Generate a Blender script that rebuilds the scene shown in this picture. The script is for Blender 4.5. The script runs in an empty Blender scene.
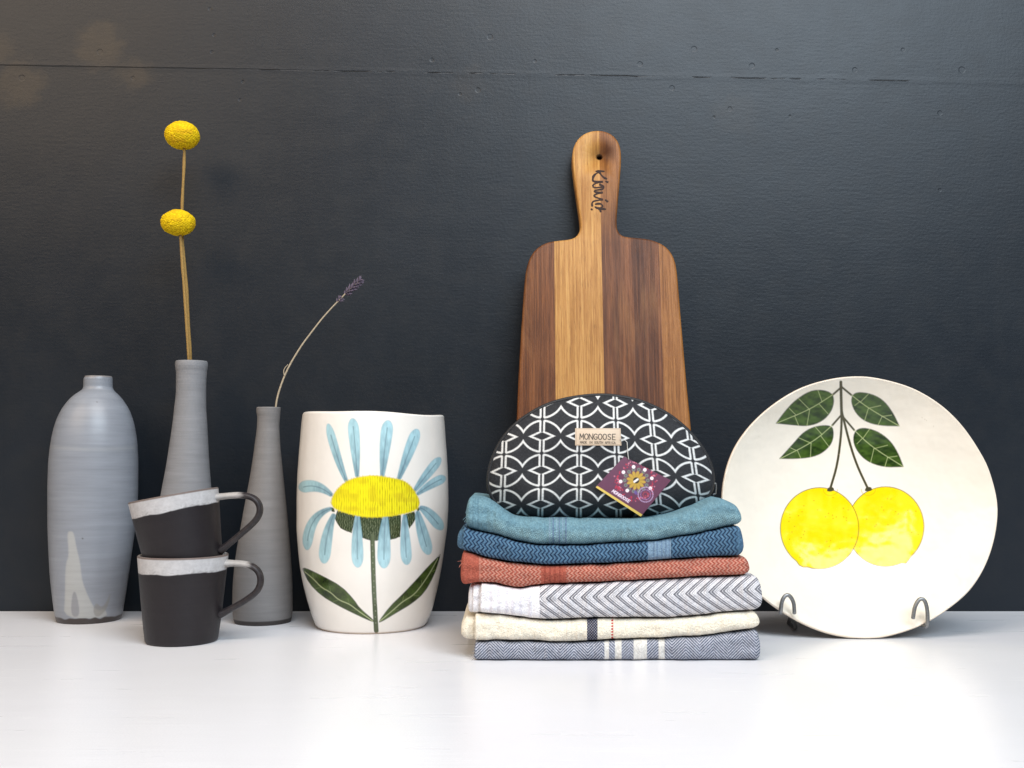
import bpy, bmesh, math, random
import numpy as np
from mathutils import Vector, Matrix
random.seed(4); RNG = np.random.default_rng(11)
C = bpy.context.scene.collection

# ---------------------------------------------------------------- camera
W, H, F = 1024, 768, 1050.0
PITCH = math.radians(3.87)
CAM = np.array([0.0, -1.195, 0.175])           # wall is the plane y = 0, tabletop is z = 0
SP, CP = math.sin(PITCH), math.cos(PITCH)

def at(px, py, Y):
    """world point seen at photo position (px,py) lying on the upright plane y = Y"""
    u = (np.asarray(px, float) - 512) / F; v = (384 - np.asarray(py, float)) / F
    dy = CP - v * SP; dz = SP + v * CP
    t = (Y - CAM[1]) / dy
    return np.stack([u * t, np.broadcast_to(np.asarray(Y, float), np.shape(t)) * 1.0, CAM[2] + t * dz], -1)

def floor_y(py):
    v = (384 - py) / F
    return CAM[1] + CAM[2] * (CP - v * SP) / -(SP + v * CP)

def mpp(py, Y):                                  # metres per photo pixel at that depth
    v = (384 - py) / F
    return (Y - CAM[1]) / (CP - v * SP) / F

def proj(P):
    d = P - CAM
    cz = d[..., 1] * CP + d[..., 2] * SP
    cy = -d[..., 1] * SP + d[..., 2] * CP
    return 512 + F * d[..., 0] / cz, 384 - F * cy / cz

# ---------------------------------------------------------------- small maths
def lin(r, g, b):
    c = np.array([r, g, b], float) / 255
    return np.where(c <= .04045, c / 12.92, ((c + .055) / 1.055) ** 2.4)

def pchip(x, y, xi):
    x = np.asarray(x, float); y = np.asarray(y, float)
    h = np.diff(x); s = np.diff(y) / h
    m = np.zeros_like(y)
    for i in range(1, len(x) - 1):
        if s[i - 1] * s[i] > 0:
            w1, w2 = 2 * h[i] + h[i - 1], h[i] + 2 * h[i - 1]
            m[i] = (w1 + w2) / (w1 / s[i - 1] + w2 / s[i])
    m[0], m[-1] = s[0], s[-1]
    xi = np.clip(xi, x[0], x[-1])
    k = np.clip(np.searchsorted(x, xi) - 1, 0, len(h) - 1)
    t = (xi - x[k]) / h[k]
    return ((2*t**3 - 3*t**2 + 1) * y[k] + (t**3 - 2*t**2 + t) * h[k] * m[k]
            + (-2*t**3 + 3*t**2) * y[k+1] + (t**3 - t**2) * h[k] * m[k+1])

def chaikin(p, n=2, closed=True):
    p = np.asarray(p, float)
    for _ in range(n):
        if closed:
            q = np.roll(p, -1, 0); p = np.stack([.75*p + .25*q, .25*p + .75*q], 1).reshape(-1, 2)
        else:
            a, b = p[:-1], p[1:]
            m = np.stack([.75*a + .25*b, .25*a + .75*b], 1).reshape(-1, p.shape[1])
            p = np.vstack([p[:1], m, p[-1:]])
    return p

def zc(pts, s, ox, oy):                          # crop coordinates -> photo coordinates
    return [(ox + a / s, oy + b / s) for a, b in pts]

def resample(p, n, closed=False):
    p = np.asarray(p, float)
    if closed: p = np.vstack([p, p[:1]])
    l = np.r_[0, np.cumsum(np.linalg.norm(np.diff(p, axis=0), axis=1))]
    t = np.linspace(0, l[-1], n, endpoint=not closed)
    return np.stack([np.interp(t, l, p[:, k]) for k in range(p.shape[1])], 1)

def vnoise(x, y, seed=0):
    """smooth 2-D value noise in [-1,1]"""
    r = np.random.default_rng(seed).uniform(-1, 1, (64, 64))
    xi = np.floor(x).astype(int); yi = np.floor(y).astype(int)
    fx = x - xi; fy = y - yi
    fx = fx*fx*(3-2*fx); fy = fy*fy*(3-2*fy)
    g = lambda a, b: r[a % 64, b % 64]
    return (g(xi,yi)*(1-fx)*(1-fy) + g(xi+1,yi)*fx*(1-fy) + g(xi,yi+1)*(1-fx)*fy + g(xi+1,yi+1)*fx*fy)

def hash1(k, seed=0):
    return np.random.default_rng(seed).uniform(0, 1, 4096)[np.asarray(k).astype(int) % 4096]

# ---------------------------------------------------------------- paint (fired decoration, weave, print)
class Paint:
    """decoration laid on a surface: X,Y are the flat drawing coordinates of every vertex"""
    def __init__(s, X, Y, base, ok=None):
        s.X, s.Y = X.ravel(), Y.ravel()
        s.c = np.tile(np.asarray(base, float), (s.X.size, 1))
        s.ok = np.ones(s.X.size, bool) if ok is None else ok.ravel()
    def box(s, p, pad):
        p = np.asarray(p)
        return np.where(s.ok & (s.X > p[:,0].min()-pad) & (s.X < p[:,0].max()+pad)
                        & (s.Y > p[:,1].min()-pad) & (s.Y < p[:,1].max()+pad))[0]
    def dist(s, p, i, closed):
        x, y = s.X[i], s.Y[i]; d = np.full(x.shape, 1e9); ins = np.zeros(x.shape, bool)
        n = len(p)
        for k in range(n if closed else n - 1):
            (ax, ay), (bx, by) = p[k], p[(k+1) % n]
            ex, ey = bx-ax, by-ay; L = ex*ex + ey*ey + 1e-12
            t = np.clip(((x-ax)*ex + (y-ay)*ey) / L, 0, 1)
            d = np.minimum(d, (x-ax-t*ex)**2 + (y-ay-t*ey)**2)
            if closed and ay != by:
                ins ^= ((ay > y) != (by > y)) & (x < (bx-ax)*(y-ay)/(by-ay) + ax)
        d = np.sqrt(d)
        return np.where(ins, -d, d) if closed else d
    def mix(s, i, a, col):
        col = np.asarray(col, float)
        s.c[i] = s.c[i]*(1-a[:,None]) + col*a[:,None]
    def poly(s, p, col, alpha=1, soft=.7, smooth=2, fn=None):
        p = chaikin(p, smooth) if smooth else np.asarray(p, float)
        i = s.box(p, 2)
        if not len(i): return
        a = np.clip(.5 - s.dist(p, i, True)/soft, 0, 1)*alpha
        if fn is not None: col = fn(s.X[i], s.Y[i])
        s.mix(i, a, col)
    def line(s, p, col, w, alpha=1, soft=.7, smooth=2):
        p = chaikin(p, smooth, False) if smooth and len(p) > 2 else np.asarray(p, float)
        i = s.box(p, w + 2)
        if not len(i): return
        s.mix(i, np.clip(.5 - (s.dist(p, i, False) - w/2)/soft, 0, 1)*alpha, col)
    def dot(s, x, y, r, col, alpha=1, soft=.7):
        i = s.box(np.array([[x, y]]), r + 2)
        if len(i): s.mix(i, np.clip(.5 - (np.hypot(s.X[i]-x, s.Y[i]-y) - r)/soft, 0, 1)*alpha, col)

# stroke lettering on a 4 x 6 cell (y down)
GL = {'M': [[(0,6),(.2,0),(2,4),(3.8,0),(4,6)]], 'O': [[(2,0),(.6,.7),(0,3),(.6,5.3),(2,6),(3.4,5.3),(4,3),(3.4,.7),(2,0)]],
      'N': [[(0,6),(0,0),(4,6),(4,0)]], 'G': [[(3.8,1),(2.4,0),(.8,.6),(0,3),(.8,5.4),(2.4,6),(3.8,5),(3.8,3.2),(2.2,3.2)]],
      'S': [[(3.6,.8),(2.2,0),(.6,.8),(.7,2.2),(3.2,3.7),(3.4,5.2),(2,6),(.4,5.2)]], 'E': [[(3.4,0),(.4,0),(.4,6),(3.4,6)],[(.4,3),(3,3)]],
      'A': [[(0,6),(2,0),(4,6)],[(.8,4),(3.2,4)]], 'D': [[(.2,0),(.2,6),(2,6),(3.8,4.4),(3.8,1.6),(2,0),(.2,0)]],
      'I': [[(2,0),(2,6)]], 'U': [[(.2,0),(.2,4.4),(1.2,6),(2.8,6),(3.8,4.4),(3.8,0)]], 'T': [[(0,0),(4,0)],[(2,0),(2,6)]],
      'H': [[(.2,0),(.2,6)],[(3.8,0),(3.8,6)],[(.2,3),(3.8,3)]], 'F': [[(3.4,0),(.4,0),(.4,6)],[(.4,3),(3,3)]],
      'R': [[(.2,6),(.2,0),(2.6,0),(3.6,1),(3.6,2.2),(2.6,3.2),(.2,3.2)],[(2,3.2),(3.8,6)]],
      'C': [[(3.8,1),(2.4,0),(.8,.6),(0,3),(.8,5.4),(2.4,6),(3.8,5)]], ' ': []}
def letter(paint, text, o, ex, ey, col, w):
    """write along ex (total width vector) with letter height vector ey from top-left o"""
    o, ex, ey = (np.array(v, float) for v in (o, ex, ey)); n = len(text)
    for k, ch in enumerate(text):
        for st in GL[ch]:
            paint.line([o + ex*(k + a/4*.80 + .08)/n + ey*b/6 for a, b in st], col, w, soft=.45, smooth=0)

# ---------------------------------------------------------------- mesh building
def link(name, me, mat, parent=None):
    o = bpy.data.objects.new(name, me); C.objects.link(o)
    if mat: me.materials.append(mat)
    if parent: o.parent = parent
    return o

def grids(name, parts, mat, parent=None, origin=(0,0,0)):
    """parts: list of (P[nu,nv,3], wrap_u, colour[nu*nv,3] or None) joined in ONE mesh"""
    vs, fs, cs, base = [], [], [], 0
    for P, wrap, col in parts:
        nu, nv = P.shape[:2]
        vs.append(P.reshape(-1, 3) - np.asarray(origin)); cs.append(np.ones((nu*nv, 3)) if col is None else col)
        iu = np.arange(nu if wrap else nu-1); iv = np.arange(nv-1)
        a, b = np.meshgrid(iu, iv, indexing='ij'); a2 = (a+1) % nu
        fs.append((base + np.stack([a*nv+b, a2*nv+b, a2*nv+b+1, a*nv+b+1], -1)).reshape(-1, 4)); base += nu*nv
    v = np.vstack(vs).astype(np.float32); f = np.vstack(fs).astype(np.int32); c = np.vstack(cs)
    me = bpy.data.meshes.new(name)
    me.vertices.add(len(v)); me.vertices.foreach_set('co', v.ravel())
    me.loops.add(f.size); me.loops.foreach_set('vertex_index', f.ravel())
    me.polygons.add(len(f)); me.polygons.foreach_set('loop_start', np.arange(0, f.size, 4, dtype=np.int32))
    me.polygons.foreach_set('use_smooth', np.ones(len(f), bool))
    me.update(calc_edges=True); me.validate()
    at_ = me.color_attributes.new('Paint', 'FLOAT_COLOR', 'POINT')
    at_.data.foreach_set('color', np.hstack([c, np.ones((len(c), 1))]).astype(np.float32).ravel())
    o = link(name, me, mat, parent); o.location = origin
    return o

def tube(path, rad, n=10, flat=1.0, ref=(0,1,0), ends=True):
    """ring grid along a 3-D path; rad scalar or per point; flat squeezes one axis"""
    p = np.asarray(path, float); m = len(p); rad = np.broadcast_to(rad, (m,)).astype(float)
    t = np.gradient(p, axis=0); t /= np.linalg.norm(t, axis=1)[:, None]
    ref = np.asarray(ref, float)
    a = np.cross(t, ref); a /= np.linalg.norm(a, axis=1)[:, None] + 1e-12
    b = np.cross(a, t)
    if ends:
        p = np.vstack([p[:1], p[:1], p, p[-1:], p[-1:]])
        p[0] -= t[0]*rad[0]*.5; p[1] -= t[0]*rad[0]*.35; p[-2] += t[-1]*rad[-1]*.35; p[-1] += t[-1]*rad[-1]*.5
        rad = np.r_[1e-6, rad[0]*.7, rad, rad[-1]*.7, 1e-6]
        a = np.vstack([a[:1], a[:1], a, a[-1:], a[-1:]]); b = np.vstack([b[:1], b[:1], b, b[-1:], b[-1:]])
    th = np.linspace(0, 2*np.pi, n, endpoint=False)
    return (p[None] + rad[None, :, None]*(np.cos(th)[:, None, None]*a[None] + flat*np.sin(th)[:, None, None]*b[None]))

def empty(name, loc):
    o = bpy.data.objects.new(name, None); C.objects.link(o); o.location = loc; o.empty_display_size = .02
    return o

def tag(o, label, cat, group=None):
    o['label'] = label; o['category'] = cat
    if group: o['group'] = group
    return o

# ---------------------------------------------------------------- materials
class NT:
    def __init__(s, name):
        s.m = bpy.data.materials.new(name); s.m.use_nodes = True; s.t = s.m.node_tree; s.t.nodes.clear()
        s.out = s.n('ShaderNodeOutputMaterial'); s.b = s.n('ShaderNodeBsdfPrincipled')
        s.l(s.b.outputs[0], s.out.inputs[0])
    def n(s, k, **kw):
        x = s.t.nodes.new(k)
        for a, v in kw.items(): setattr(x, a, v)
        return x
    def l(s, a, b): s.t.links.new(a, b)
    def set(s, **kw):
        for k, v in kw.items(): s.b.inputs[k.replace('_', ' ')].default_value = v
        return s
    def coords(s, scale=(1,1,1), kind='Object', rot=(0,0,0)):
        c = s.n('ShaderNodeTexCoord'); m = s.n('ShaderNodeMapping'); m.inputs['Scale'].default_value = scale
        m.inputs['Rotation'].default_value = rot
        s.l(c.outputs[kind], m.inputs[0]); return m.outputs[0]
    def noise(s, vec, scale, detail=3, rough=.5, dist=0):
        x = s.n('ShaderNodeTexNoise'); x.inputs['Scale'].default_value = scale; x.inputs['Detail'].default_value = detail
        x.inputs['Roughness'].default_value = rough; x.inputs['Distortion'].default_value = dist
        s.l(vec, x.inputs['Vector']); return x.outputs['Fac']
    def math(s, op, a, b=None, c=None):
        x = s.n('ShaderNodeMath', operation=op)
        for i, v in enumerate((a, b, c)):
            if v is None: continue
            if isinstance(v, (int, float)): x.inputs[i].default_value = v
            else: s.l(v, x.inputs[i])
        return x.outputs[0]
    def rng(s, v, a, b, c, d, kind='LINEAR'):
        x = s.n('ShaderNodeMapRange'); x.interpolation_type = kind
        for i, q in zip(range(1, 5), (a, b, c, d)): x.inputs[i].default_value = q
        s.l(v, x.inputs[0]); return x.outputs[0]
    def mix(s, f, a, b, mode='MIX'):
        x = s.n('ShaderNodeMix', data_type='RGBA', blend_type=mode)
        for i, v in ((0, f), (6, a), (7, b)):
            if isinstance(v, (int, float)): x.inputs[i].default_value = v
            elif isinstance(v, (tuple, list, np.ndarray)): x.inputs[i].default_value = (*v[:3], 1)
            else: s.l(v, x.inputs[i])
        return x.outputs[2]
    def ramp(s, v, stops, kind='LINEAR'):
        r = s.n('ShaderNodeValToRGB'); r.color_ramp.interpolation = kind; e = r.color_ramp.elements
        while len(e) < len(stops): e.new(.5)
        for q, (p, c) in zip(e, stops): q.position = p; q.color = (*c, 1)
        s.l(v, r.inputs[0]); return r.outputs[0]
    def bump(s, h, dist, strength=1, prev=None):
        x = s.n('ShaderNodeBump'); x.inputs['Distance'].default_value = dist; x.inputs['Strength'].default_value = strength
        s.l(h, x.inputs['Height'])
        if prev is not None: s.l(prev, x.inputs['Normal'])
        s.l(x.outputs[0], s.b.inputs['Normal']); return x.outputs[0]
    def paint(s):
        a = s.n('ShaderNodeAttribute', attribute_name='Paint'); return a.outputs['Color']
    def base(s, c): s.l(c, s.b.inputs['Base Color'])

def glaze(name, rough=.25, coat=.0, mott=.12, mscale=60, bump=.0003, bscale=90, stretch=(1,1,1), fine=.0, spec=.5):
    t = NT(name).set(Roughness=rough, Coat_Weight=coat, Coat_Roughness=.08)
    t.b.inputs['Specular IOR Level'].default_value = spec
    v = t.coords(stretch)
    n = t.noise(v, mscale, 4, .6)
    f = t.rng(n, .3, .7, 1-mott, 1+mott)
    x = t.n('ShaderNodeVectorMath', operation='SCALE'); t.l(t.paint(), x.inputs[0]); t.l(f, x.inputs['Scale'])
    t.base(x.outputs[0])
    nb = t.bump(t.noise(v, bscale, 3, .5), bump)
    if fine: t.bump(t.noise(t.coords(), 1800, 2, .6), fine, 1, nb)
    return t.m

def plain(name, col, rough=.5, metal=0, bump=0, bscale=500):
    t = NT(name).set(Roughness=rough, Metallic=metal); 
    n = t.noise(t.coords(), bscale, 3)
    t.base(t.mix(t.rng(n, .3, .7, 0, 1), np.array(col)*.8, np.array(col)*1.15))
    if bump: t.bump(n, bump)
    return t.m

M = {}
M['gray_glaze'] = glaze('grey stoneware glaze', .36, 0, .07, 60, .0003, 45, (.35,.35,4), .00006)
M['matte_clay'] = glaze('grey matte stoneware', .6, 0, .06, 80, .0004, 60, (.35,.35,4), .00015)
M['mug'] = glaze('dark clay with white glaze band', .45, 0, .08, 130, .00025, 160, (1,1,1), .00006, .35)
M['ceramic'] = glaze('white hand painted earthenware', .17, .0, .03, 25, .0036, 20, spec=.4)
M['vase_ceramic'] = glaze('cream hand painted earthenware', .20, .0, .03, 25, .0010, 24)
M['cloth'] = glaze('woven cotton', .95, 0, .10, 900, .0004, 1500, (1,1,1), .0, .15)
M['print'] = glaze('printed canvas', .75, 0, .12, 1500, .0002, 2200, (1,1,1), .0, .25)
M['card'] = glaze('printed card', .45, 0, .03, 300, .00005, 300)
M['floret'] = glaze('yellow florets', .85, 0, .12, 900, .0003, 1500, (1,1,1), 0, .15)
M['stem'] = plain('dried stem', lin(150,118,62), .8, 0, .0003, 700)
M['pale_stem'] = plain('pale dried stem', lin(176,160,136), .8, 0, .0002, 700)
M['lavender'] = plain('dried lavender', lin(100,88,104), .9, 0, .0003, 900)
M['wire'] = plain('galvanised wire', (.27,.27,.27), .45, 1, .0001, 800)
M['black'] = plain('black binding', (.012,.012,.014), .6, 0, .0003, 1200)
M['thread'] = plain('thread', (.6,.58,.55), .8)

# ---------------------------------------------------------------- setting
def flat(name, pts, mat):
    me = bpy.data.meshes.new(name); me.from_pydata([tuple(p) for p in pts], [], [tuple(range(len(pts)))]); me.update()
    o = link(name, me, mat); o['kind'] = 'structure'; return o

def wall_material():
    t = NT('dark slate wall paint').set(Roughness=.33)
    t.b.inputs['Specular IOR Level'].default_value = .34
    co = t.n('ShaderNodeTexCoord').outputs['Object']
    sep = t.n('ShaderNodeSeparateXYZ'); t.l(co, sep.inputs[0]); X, Z = sep.outputs[0], sep.outputs[2]
    n1 = t.noise(t.coords((1,1,1)), 5, 5, .6); n2 = t.noise(t.coords((1,1,1)), 38, 4, .6)
    col = t.mix(t.rng(n1, .3, .7, 0, 1), (.0088,.0122,.0176), (.0118,.0156,.0214))
    col = t.mix(t.rng(n2, .45, .75, 0, .35), col, (.019,.020,.022))
    # worn patches round old filled screw holes
    wob = t.rng(t.noise(t.coords(), 60, 4, .6), .2, .8, -.012, .012)
    def spot(px, py, r, soft, w=0):
        p = at(px, py, 0)
        d = t.n('ShaderNodeVectorMath', operation='DISTANCE'); t.l(co, d.inputs[0]); d.inputs[1].default_value = p
        dd = t.math('ADD', d.outputs['Value'], t.math('MULTIPLY', wob, w)) if w else d.outputs['Value']
        return t.rng(dd, r - soft, r + soft, 1, 0, 'SMOOTHSTEP')
    worn = None
    for px, py, r, k in ((100,46,.026,.8), (20,84,.026,.75), (136,74,.016,.7), (0,50,.016,.6), (124,70,.012,.4), (470,84,.02,.25), (735,112,.024,.25)):
        s = t.math('MULTIPLY', spot(px, py, r, .010, 1.0), k)
        worn = s if worn is None else t.math('MAXIMUM', worn, s)
    col = t.mix(t.math('MULTIPLY', worn, t.rng(n2, .25, .6, .5, 1)), col, (.036,.030,.025))
    # joint between the two boards: an open crack, filled here and there
    a, b = at(0, 65, 0), at(950, 81.5, 0); k = (b[2]-a[2])/(b[0]-a[0])
    line = t.math('ADD', t.math('MULTIPLY', X, float(k)), float(a[2]-k*a[0]))
    off = t.math('SUBTRACT', Z, line)
    off = t.math('ADD', off, t.rng(t.noise(t.coords(), 40, 3), .2, .8, -.0007, .0007))
    d = t.math('ABSOLUTE', off)
    openm = t.rng(t.noise(t.coords((1,0,0)), 13, 3, .7), .48, .56, 0, 1)
    left = t.rng(X, -.42, -.22, 1, 0)
    openm = t.math('MAXIMUM', openm, t.math('MULTIPLY', left, t.rng(t.noise(t.coords((1,0,0)), 45, 3, .7), .36, .5, .35, 1)))
    openm = t.math('MULTIPLY', openm, t.rng(X, .50, .52, 1, 0))
    crack = t.math('MULTIPLY', t.rng(d, .0002, .0008, 1, 0), openm)
    col = t.mix(t.math('MULTIPLY', crack, .92), col, (.002,.002,.002))
    ridge = t.rng(d, .0006, .006, 1, 0, 'SMOOTHSTEP')
    # filled nail heads
    dots = dimple = None
    for px, py, r in ((210,9,1.6),(214,35,1.6),(212,52,1.6),(243,82,1.6),(240,100,1.4),(22,78,3.2),(100,52,3),(133,78,2),(694,49,3),
                      (777,50,1.5),(640,64,2.6),(752,66,3),(855,70,2.6),(903,50,2),(672,88,2.6),(730,109,2.4),(714,117,1.2),(535,61,1.6),(962,70,3.4),(940,113,2.4),
                      (790,116,1.2),(490,37,3),(478,90,2.6),(432,60,2.2),(940,190,1.5),(460,94,1.6)):
        s = spot(px, py, r*.0011, .0007)
        dimple = s if dimple is None else t.math('MAXIMUM', dimple, s)
    for px, py, r in ((777,50,1.3),(714,117,.9),(790,116,.9),(243,80,1.0),(212,9,.9),(215,36,.8),(478,88,.7)):
        s = spot(px, py, r*.0011, .0005)
        dots = s if dots is None else t.math('MAXIMUM', dots, s)
    col = t.mix(t.math('MULTIPLY', dots, .85), col, (.004,.004,.004))
    t.base(col)
    t.l(t.rng(t.math('ADD', t.math('MULTIPLY', n1, .6), t.math('MULTIPLY', n2, .4)), .35, .65, .37, .43), t.b.inputs['Roughness'])
    nb = t.bump(t.noise(t.coords((1,1,1)), 300, 3, .55), .00015)
    nb = t.bump(t.noise(t.coords((1,1,5)), 60, 3, .6), .00014, 1, nb)
    nb = t.bump(t.noise(t.coords((1,1,1)), 9, 2, .5), .0010, 1, nb)
    nb = t.bump(ridge, .0003, .3, nb)
    nb = t.bump(dimple, -.0004, .5, nb)
    t.bump(crack, -.0008, .7, nb)
    return t.m

def table_material():
    t = NT('white painted tabletop').set(Roughness=.38)
    n = t.noise(t.coords((1.5,14,1)), 5, 4, .55); n2 = t.noise(t.coords(), 5, 4)
    c = t.mix(t.rng(n, .3, .7, 0, 1), (.770,.770,.800), (.778,.778,.808))
    c = t.mix(t.rng(n2, .45, .75, 0, .5), c, (.73,.725,.73))
    sc = t.noise(t.coords((5,120,1)), 4.2, 2, .5); mk = t.noise(t.coords((1,1,1)), 7, 3, .6)
    c = t.mix(t.math('MULTIPLY', t.rng(sc, .66, .72, 0, .9), t.rng(mk, .5, .6, 0, 1)), c, (.93,.93,.94))

    t.base(c)
    t.l(t.rng(n, .3, .7, .27, .31), t.b.inputs['Roughness'])
    nb = t.bump(t.noise(t.coords((3,40,1)), 6, 3, .5), .00018)
    t.bump(t.noise(t.coords((1,1,1)), 500, 2), .0001, 1, nb)
    return t.m

flat('wall', [(-1.7,0,-.3),(1.7,0,-.3),(1.7,0,1.3),(-1.7,0,1.3)], wall_material())
bm = bmesh.new(); bmesh.ops.create_cube(bm, size=1)
for v in bm.verts: v.co = Vector((v.co.x*2.8, v.co.y*.83 - .4165, v.co.z*.03 - .015))
bmesh.ops.bevel(bm, geom=[e for e in bm.edges if all(abs(v.co.z) < 1e-6 and v.co.y < -.8 for v in e.verts)], offset=.004, segments=3, affect='EDGES')
me = bpy.data.meshes.new('tabletop'); bm.to_mesh(me); bm.free()
o = link('tabletop', me, table_material()); o['kind'] = 'structure'

# ---------------------------------------------------------------- thrown pots
def lathe(rows, Yc, n, step=.6, wall=2.2, inner=40, base_dark=None):
    """rows: (py, x_left, x_right) silhouette in the photo at the axis depth; returns P and metadata"""
    r = np.array(rows, float)
    py = np.arange(r[0,0], r[-1,0] + 1e-6, step); py[-1] = r[-1,0]
    xl, xr = pchip(r[:,0], r[:,1], py), pchip(r[:,0], r[:,2], py)
    ctr = at((xl+xr)/2, py, Yc); dd = Yc - CAM[1]
    al, ar = np.arctan(at(xl, py, Yc)[:,0]/dd), np.arctan(at(xr, py, Yc)[:,0]/dd)      # a round body seen off-axis
    ph, hw = (al+ar)/2, (ar-al)/2
    x, z = dd*np.tan(ph), ctr[:,2]; rad = dd/np.cos(ph)*np.sin(hw); z0 = z[-1]
    z = z - z0*np.clip((z.max()-z)/(z.max()-z0), 0, 1)           # stand exactly on the table
    # lip, inside wall, bottom
    s = mpp(r[0,0], Yc); w = wall*s
    ins_r = [rad[0]-w*.25, rad[0]-w*.75, rad[0]-w]; ins_z = [z[0]+w*.35, z[0]+w*.3, z[0]-w*.2]
    m = int(inner)
    pin = np.linspace(0, inner, m)[1:]; idx = np.minimum((pin/step).astype(int), len(rad)-8)
    inr = np.maximum(rad[idx]-w, .001); inz = z[idx]-w*.2; inx = x[idx]
    top_r = np.r_[1e-5, inr[::-1], ins_r[::-1]]; top_z = np.r_[inz[-1], inz[::-1], ins_z[::-1]]
    top_x = np.r_[inx[-1], inx[::-1], [x[0]]*3]
    # rounded foot
    e = .9*s
    bot_r = [rad[-1]-e, 1e-5]; bot_z = [0.0004, 0.0004]
    rad = np.r_[top_r, rad, bot_r]; zz = np.r_[top_z, z, bot_z]; xx = np.r_[top_x, x, [x[-1]]*2]
    th = np.linspace(0, 2*np.pi, n, endpoint=False) + np.pi/2
    P = np.stack([xx[None] + rad[None]*np.cos(th)[:,None], Yc + rad[None]*np.sin(th)[:,None], np.broadcast_to(zz[None], (n, len(zz)))], -1)
    return P, len(top_r)

def banded(P, base, amp, seed, fr=900):
    """throwing rings: colour follows the height"""
    z = P[..., 2]; a = np.arctan2(P[...,1]-P[...,1].mean(), P[...,0]-P[...,0].mean())
    k = 1 + amp*(vnoise(z*fr, a*.8+7, seed)*.6 + vnoise(z*fr*.27, a*1.2+3, seed+1)*.8)
    return (np.asarray(base)[None] * k.reshape(-1,1))

# pale grey shouldered bottle
BY = floor_y(625) + .035
rows = [(377,84.5,112.5),(380,83.3,112.8),(386,83.2,112.8),(389,82.5,113.5),(391.5,79.5,115.5),(395,74.3,119.3),(400,68.8,123.6),(410,61.2,129.7),(420,56.2,133.4),
        (430,53,135.7),(445,50,137.6),(465,48,138.4),(490,47.3,138.2),(520,47.4,136.4),(545,48.2,133),(570,49.6,129.5),(590,51.6,126.5),(605,53.6,124),(614,55,122.4),(618,56.5,120.8)]
P, nt = lathe(rows, BY, 300)
px, py = proj(P); front = (P[...,1] < BY)
p = Paint(px, py, (1,1,1), front); p.c = banded(P, lin(135,139,147), .06, 3)
pale = lin(172,171,167)
p.poly(zc([(160,195),(178,182),(200,192),(215,280),(238,370),(246,470),(280,560),(320,640),(350,655),(385,640),(400,700),(140,700),(148,580),(150,380),(172,330)],5.905,40,500), pale, .72, 1.6)
p.poly(zc([(190,545),(215,540),(240,690),(180,690)],5.905,40,500), lin(132,132,136), .9, 1.4)
p.poly(zc([(330,600),(365,640),(400,590),(420,540),(400,640),(340,700),(310,660)],5.905,40,500), lin(128,124,118), .6, 1.5)
p.dot(82.5, 538.5, .8, lin(70,65,62), .8); p.dot(97, 402, .7, lin(90,85,82), .6)
p.line([(50,447),(90,450),(136,448)], pale, 3, .2, 3)
zz = P[...,2].ravel(); foot = np.clip((.0066 + .0012*vnoise(px.ravel()*.2, py.ravel()*0, 5) - zz)/.0012, 0, 1)[:,None]
p.c = p.c*(1-foot) + lin(58,50,48)*foot
rim = np.clip((zz - (zz.max()-.0022))/.0012, 0, 1)[:,None]*.6; p.c = p.c*(1-rim) + lin(120,108,100)*rim
p.c[(np.arange(P.shape[1])[None].repeat(P.shape[0],0) < nt-3).ravel()] = lin(60,56,54)
o = grids('bottle', [(P, True, p.c)], M['gray_glaze'], None, (P[...,0].mean(), BY, 0))
tag(o, 'pale grey glazed bottle with rounded shoulders and a short narrow neck', 'bottle')

# tall slim vase holding the two yellow flowers
TY = floor_y(626) + .036
rows = [(362,175.3,207.7),(365,175,208),(368,175.2,207.7),(373,176,206.9),(390,175.9,206.2),(407,174.2,206.3),(423,172.4,207.3),(444,169.3,208.4),(465,166,209.6),(486,162,211.2),(520,156,212.8),
        (550,150.6,214.4),(575,147.2,215.6),(595,146.4,215.6),(610,147.2,214.6),(619,149,213)]
P, nt = lathe(rows, TY, 220, wall=2.6)
c = banded(P, lin(128,128,131), .07, 9, 620); zz = P[...,2].ravel()
foot = np.clip((.005-zz)/.001, 0, 1)[:,None]; c = c*(1-foot) + lin(50,44,42)*foot
c[(np.arange(P.shape[1])[None].repeat(P.shape[0],0) < nt-3).ravel()] = lin(60,56,54)
o = grids('bud_vase', [(P, True, c)], M['matte_clay'], None, (P[...,0].mean(), TY, 0))
tag(o, 'tallest slim grey vase, holding the two yellow button flowers behind the mugs', 'vase', 'slim grey vases')
tall_x = P[:, nt+3, 0].mean()

# shorter slim vase holding lavender
LY = floor_y(627) + .034
rows = [(408,256.3,280.9),(411,256.3,280.6),(418,257.2,280),(424,257,279.4),(444,254.7,280.3),(465,251.7,282.3),(486,248,284.4),(507,244,286.6),(527,240.4,288.5),(548,236.7,290.3),
        (569,233.9,291.7),(590,232.5,292.7),(607,232.3,292.7),(616,233.2,292),(620.5,234.5,290.8)]
P, nt = lathe(rows, LY, 220, wall=2.2)
c = banded(P, lin(118,115,114), .05, 15, 800); zz = P[...,2].ravel()
foot = np.clip((.0052-zz)/.001, 0, 1)[:,None]; c = c*(1-foot) + lin(48,42,40)*foot
c[(np.arange(P.shape[1])[None].repeat(P.shape[0],0) < nt-3).ravel()] = lin(60,56,54)
o = grids('bud_vase', [(P, True, c)], M['matte_clay'], None, (P[...,0].mean(), LY, 0))
tag(o, 'shorter slim grey vase, holding one lavender sprig beside the daisy vase', 'vase', 'slim grey vases')

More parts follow.
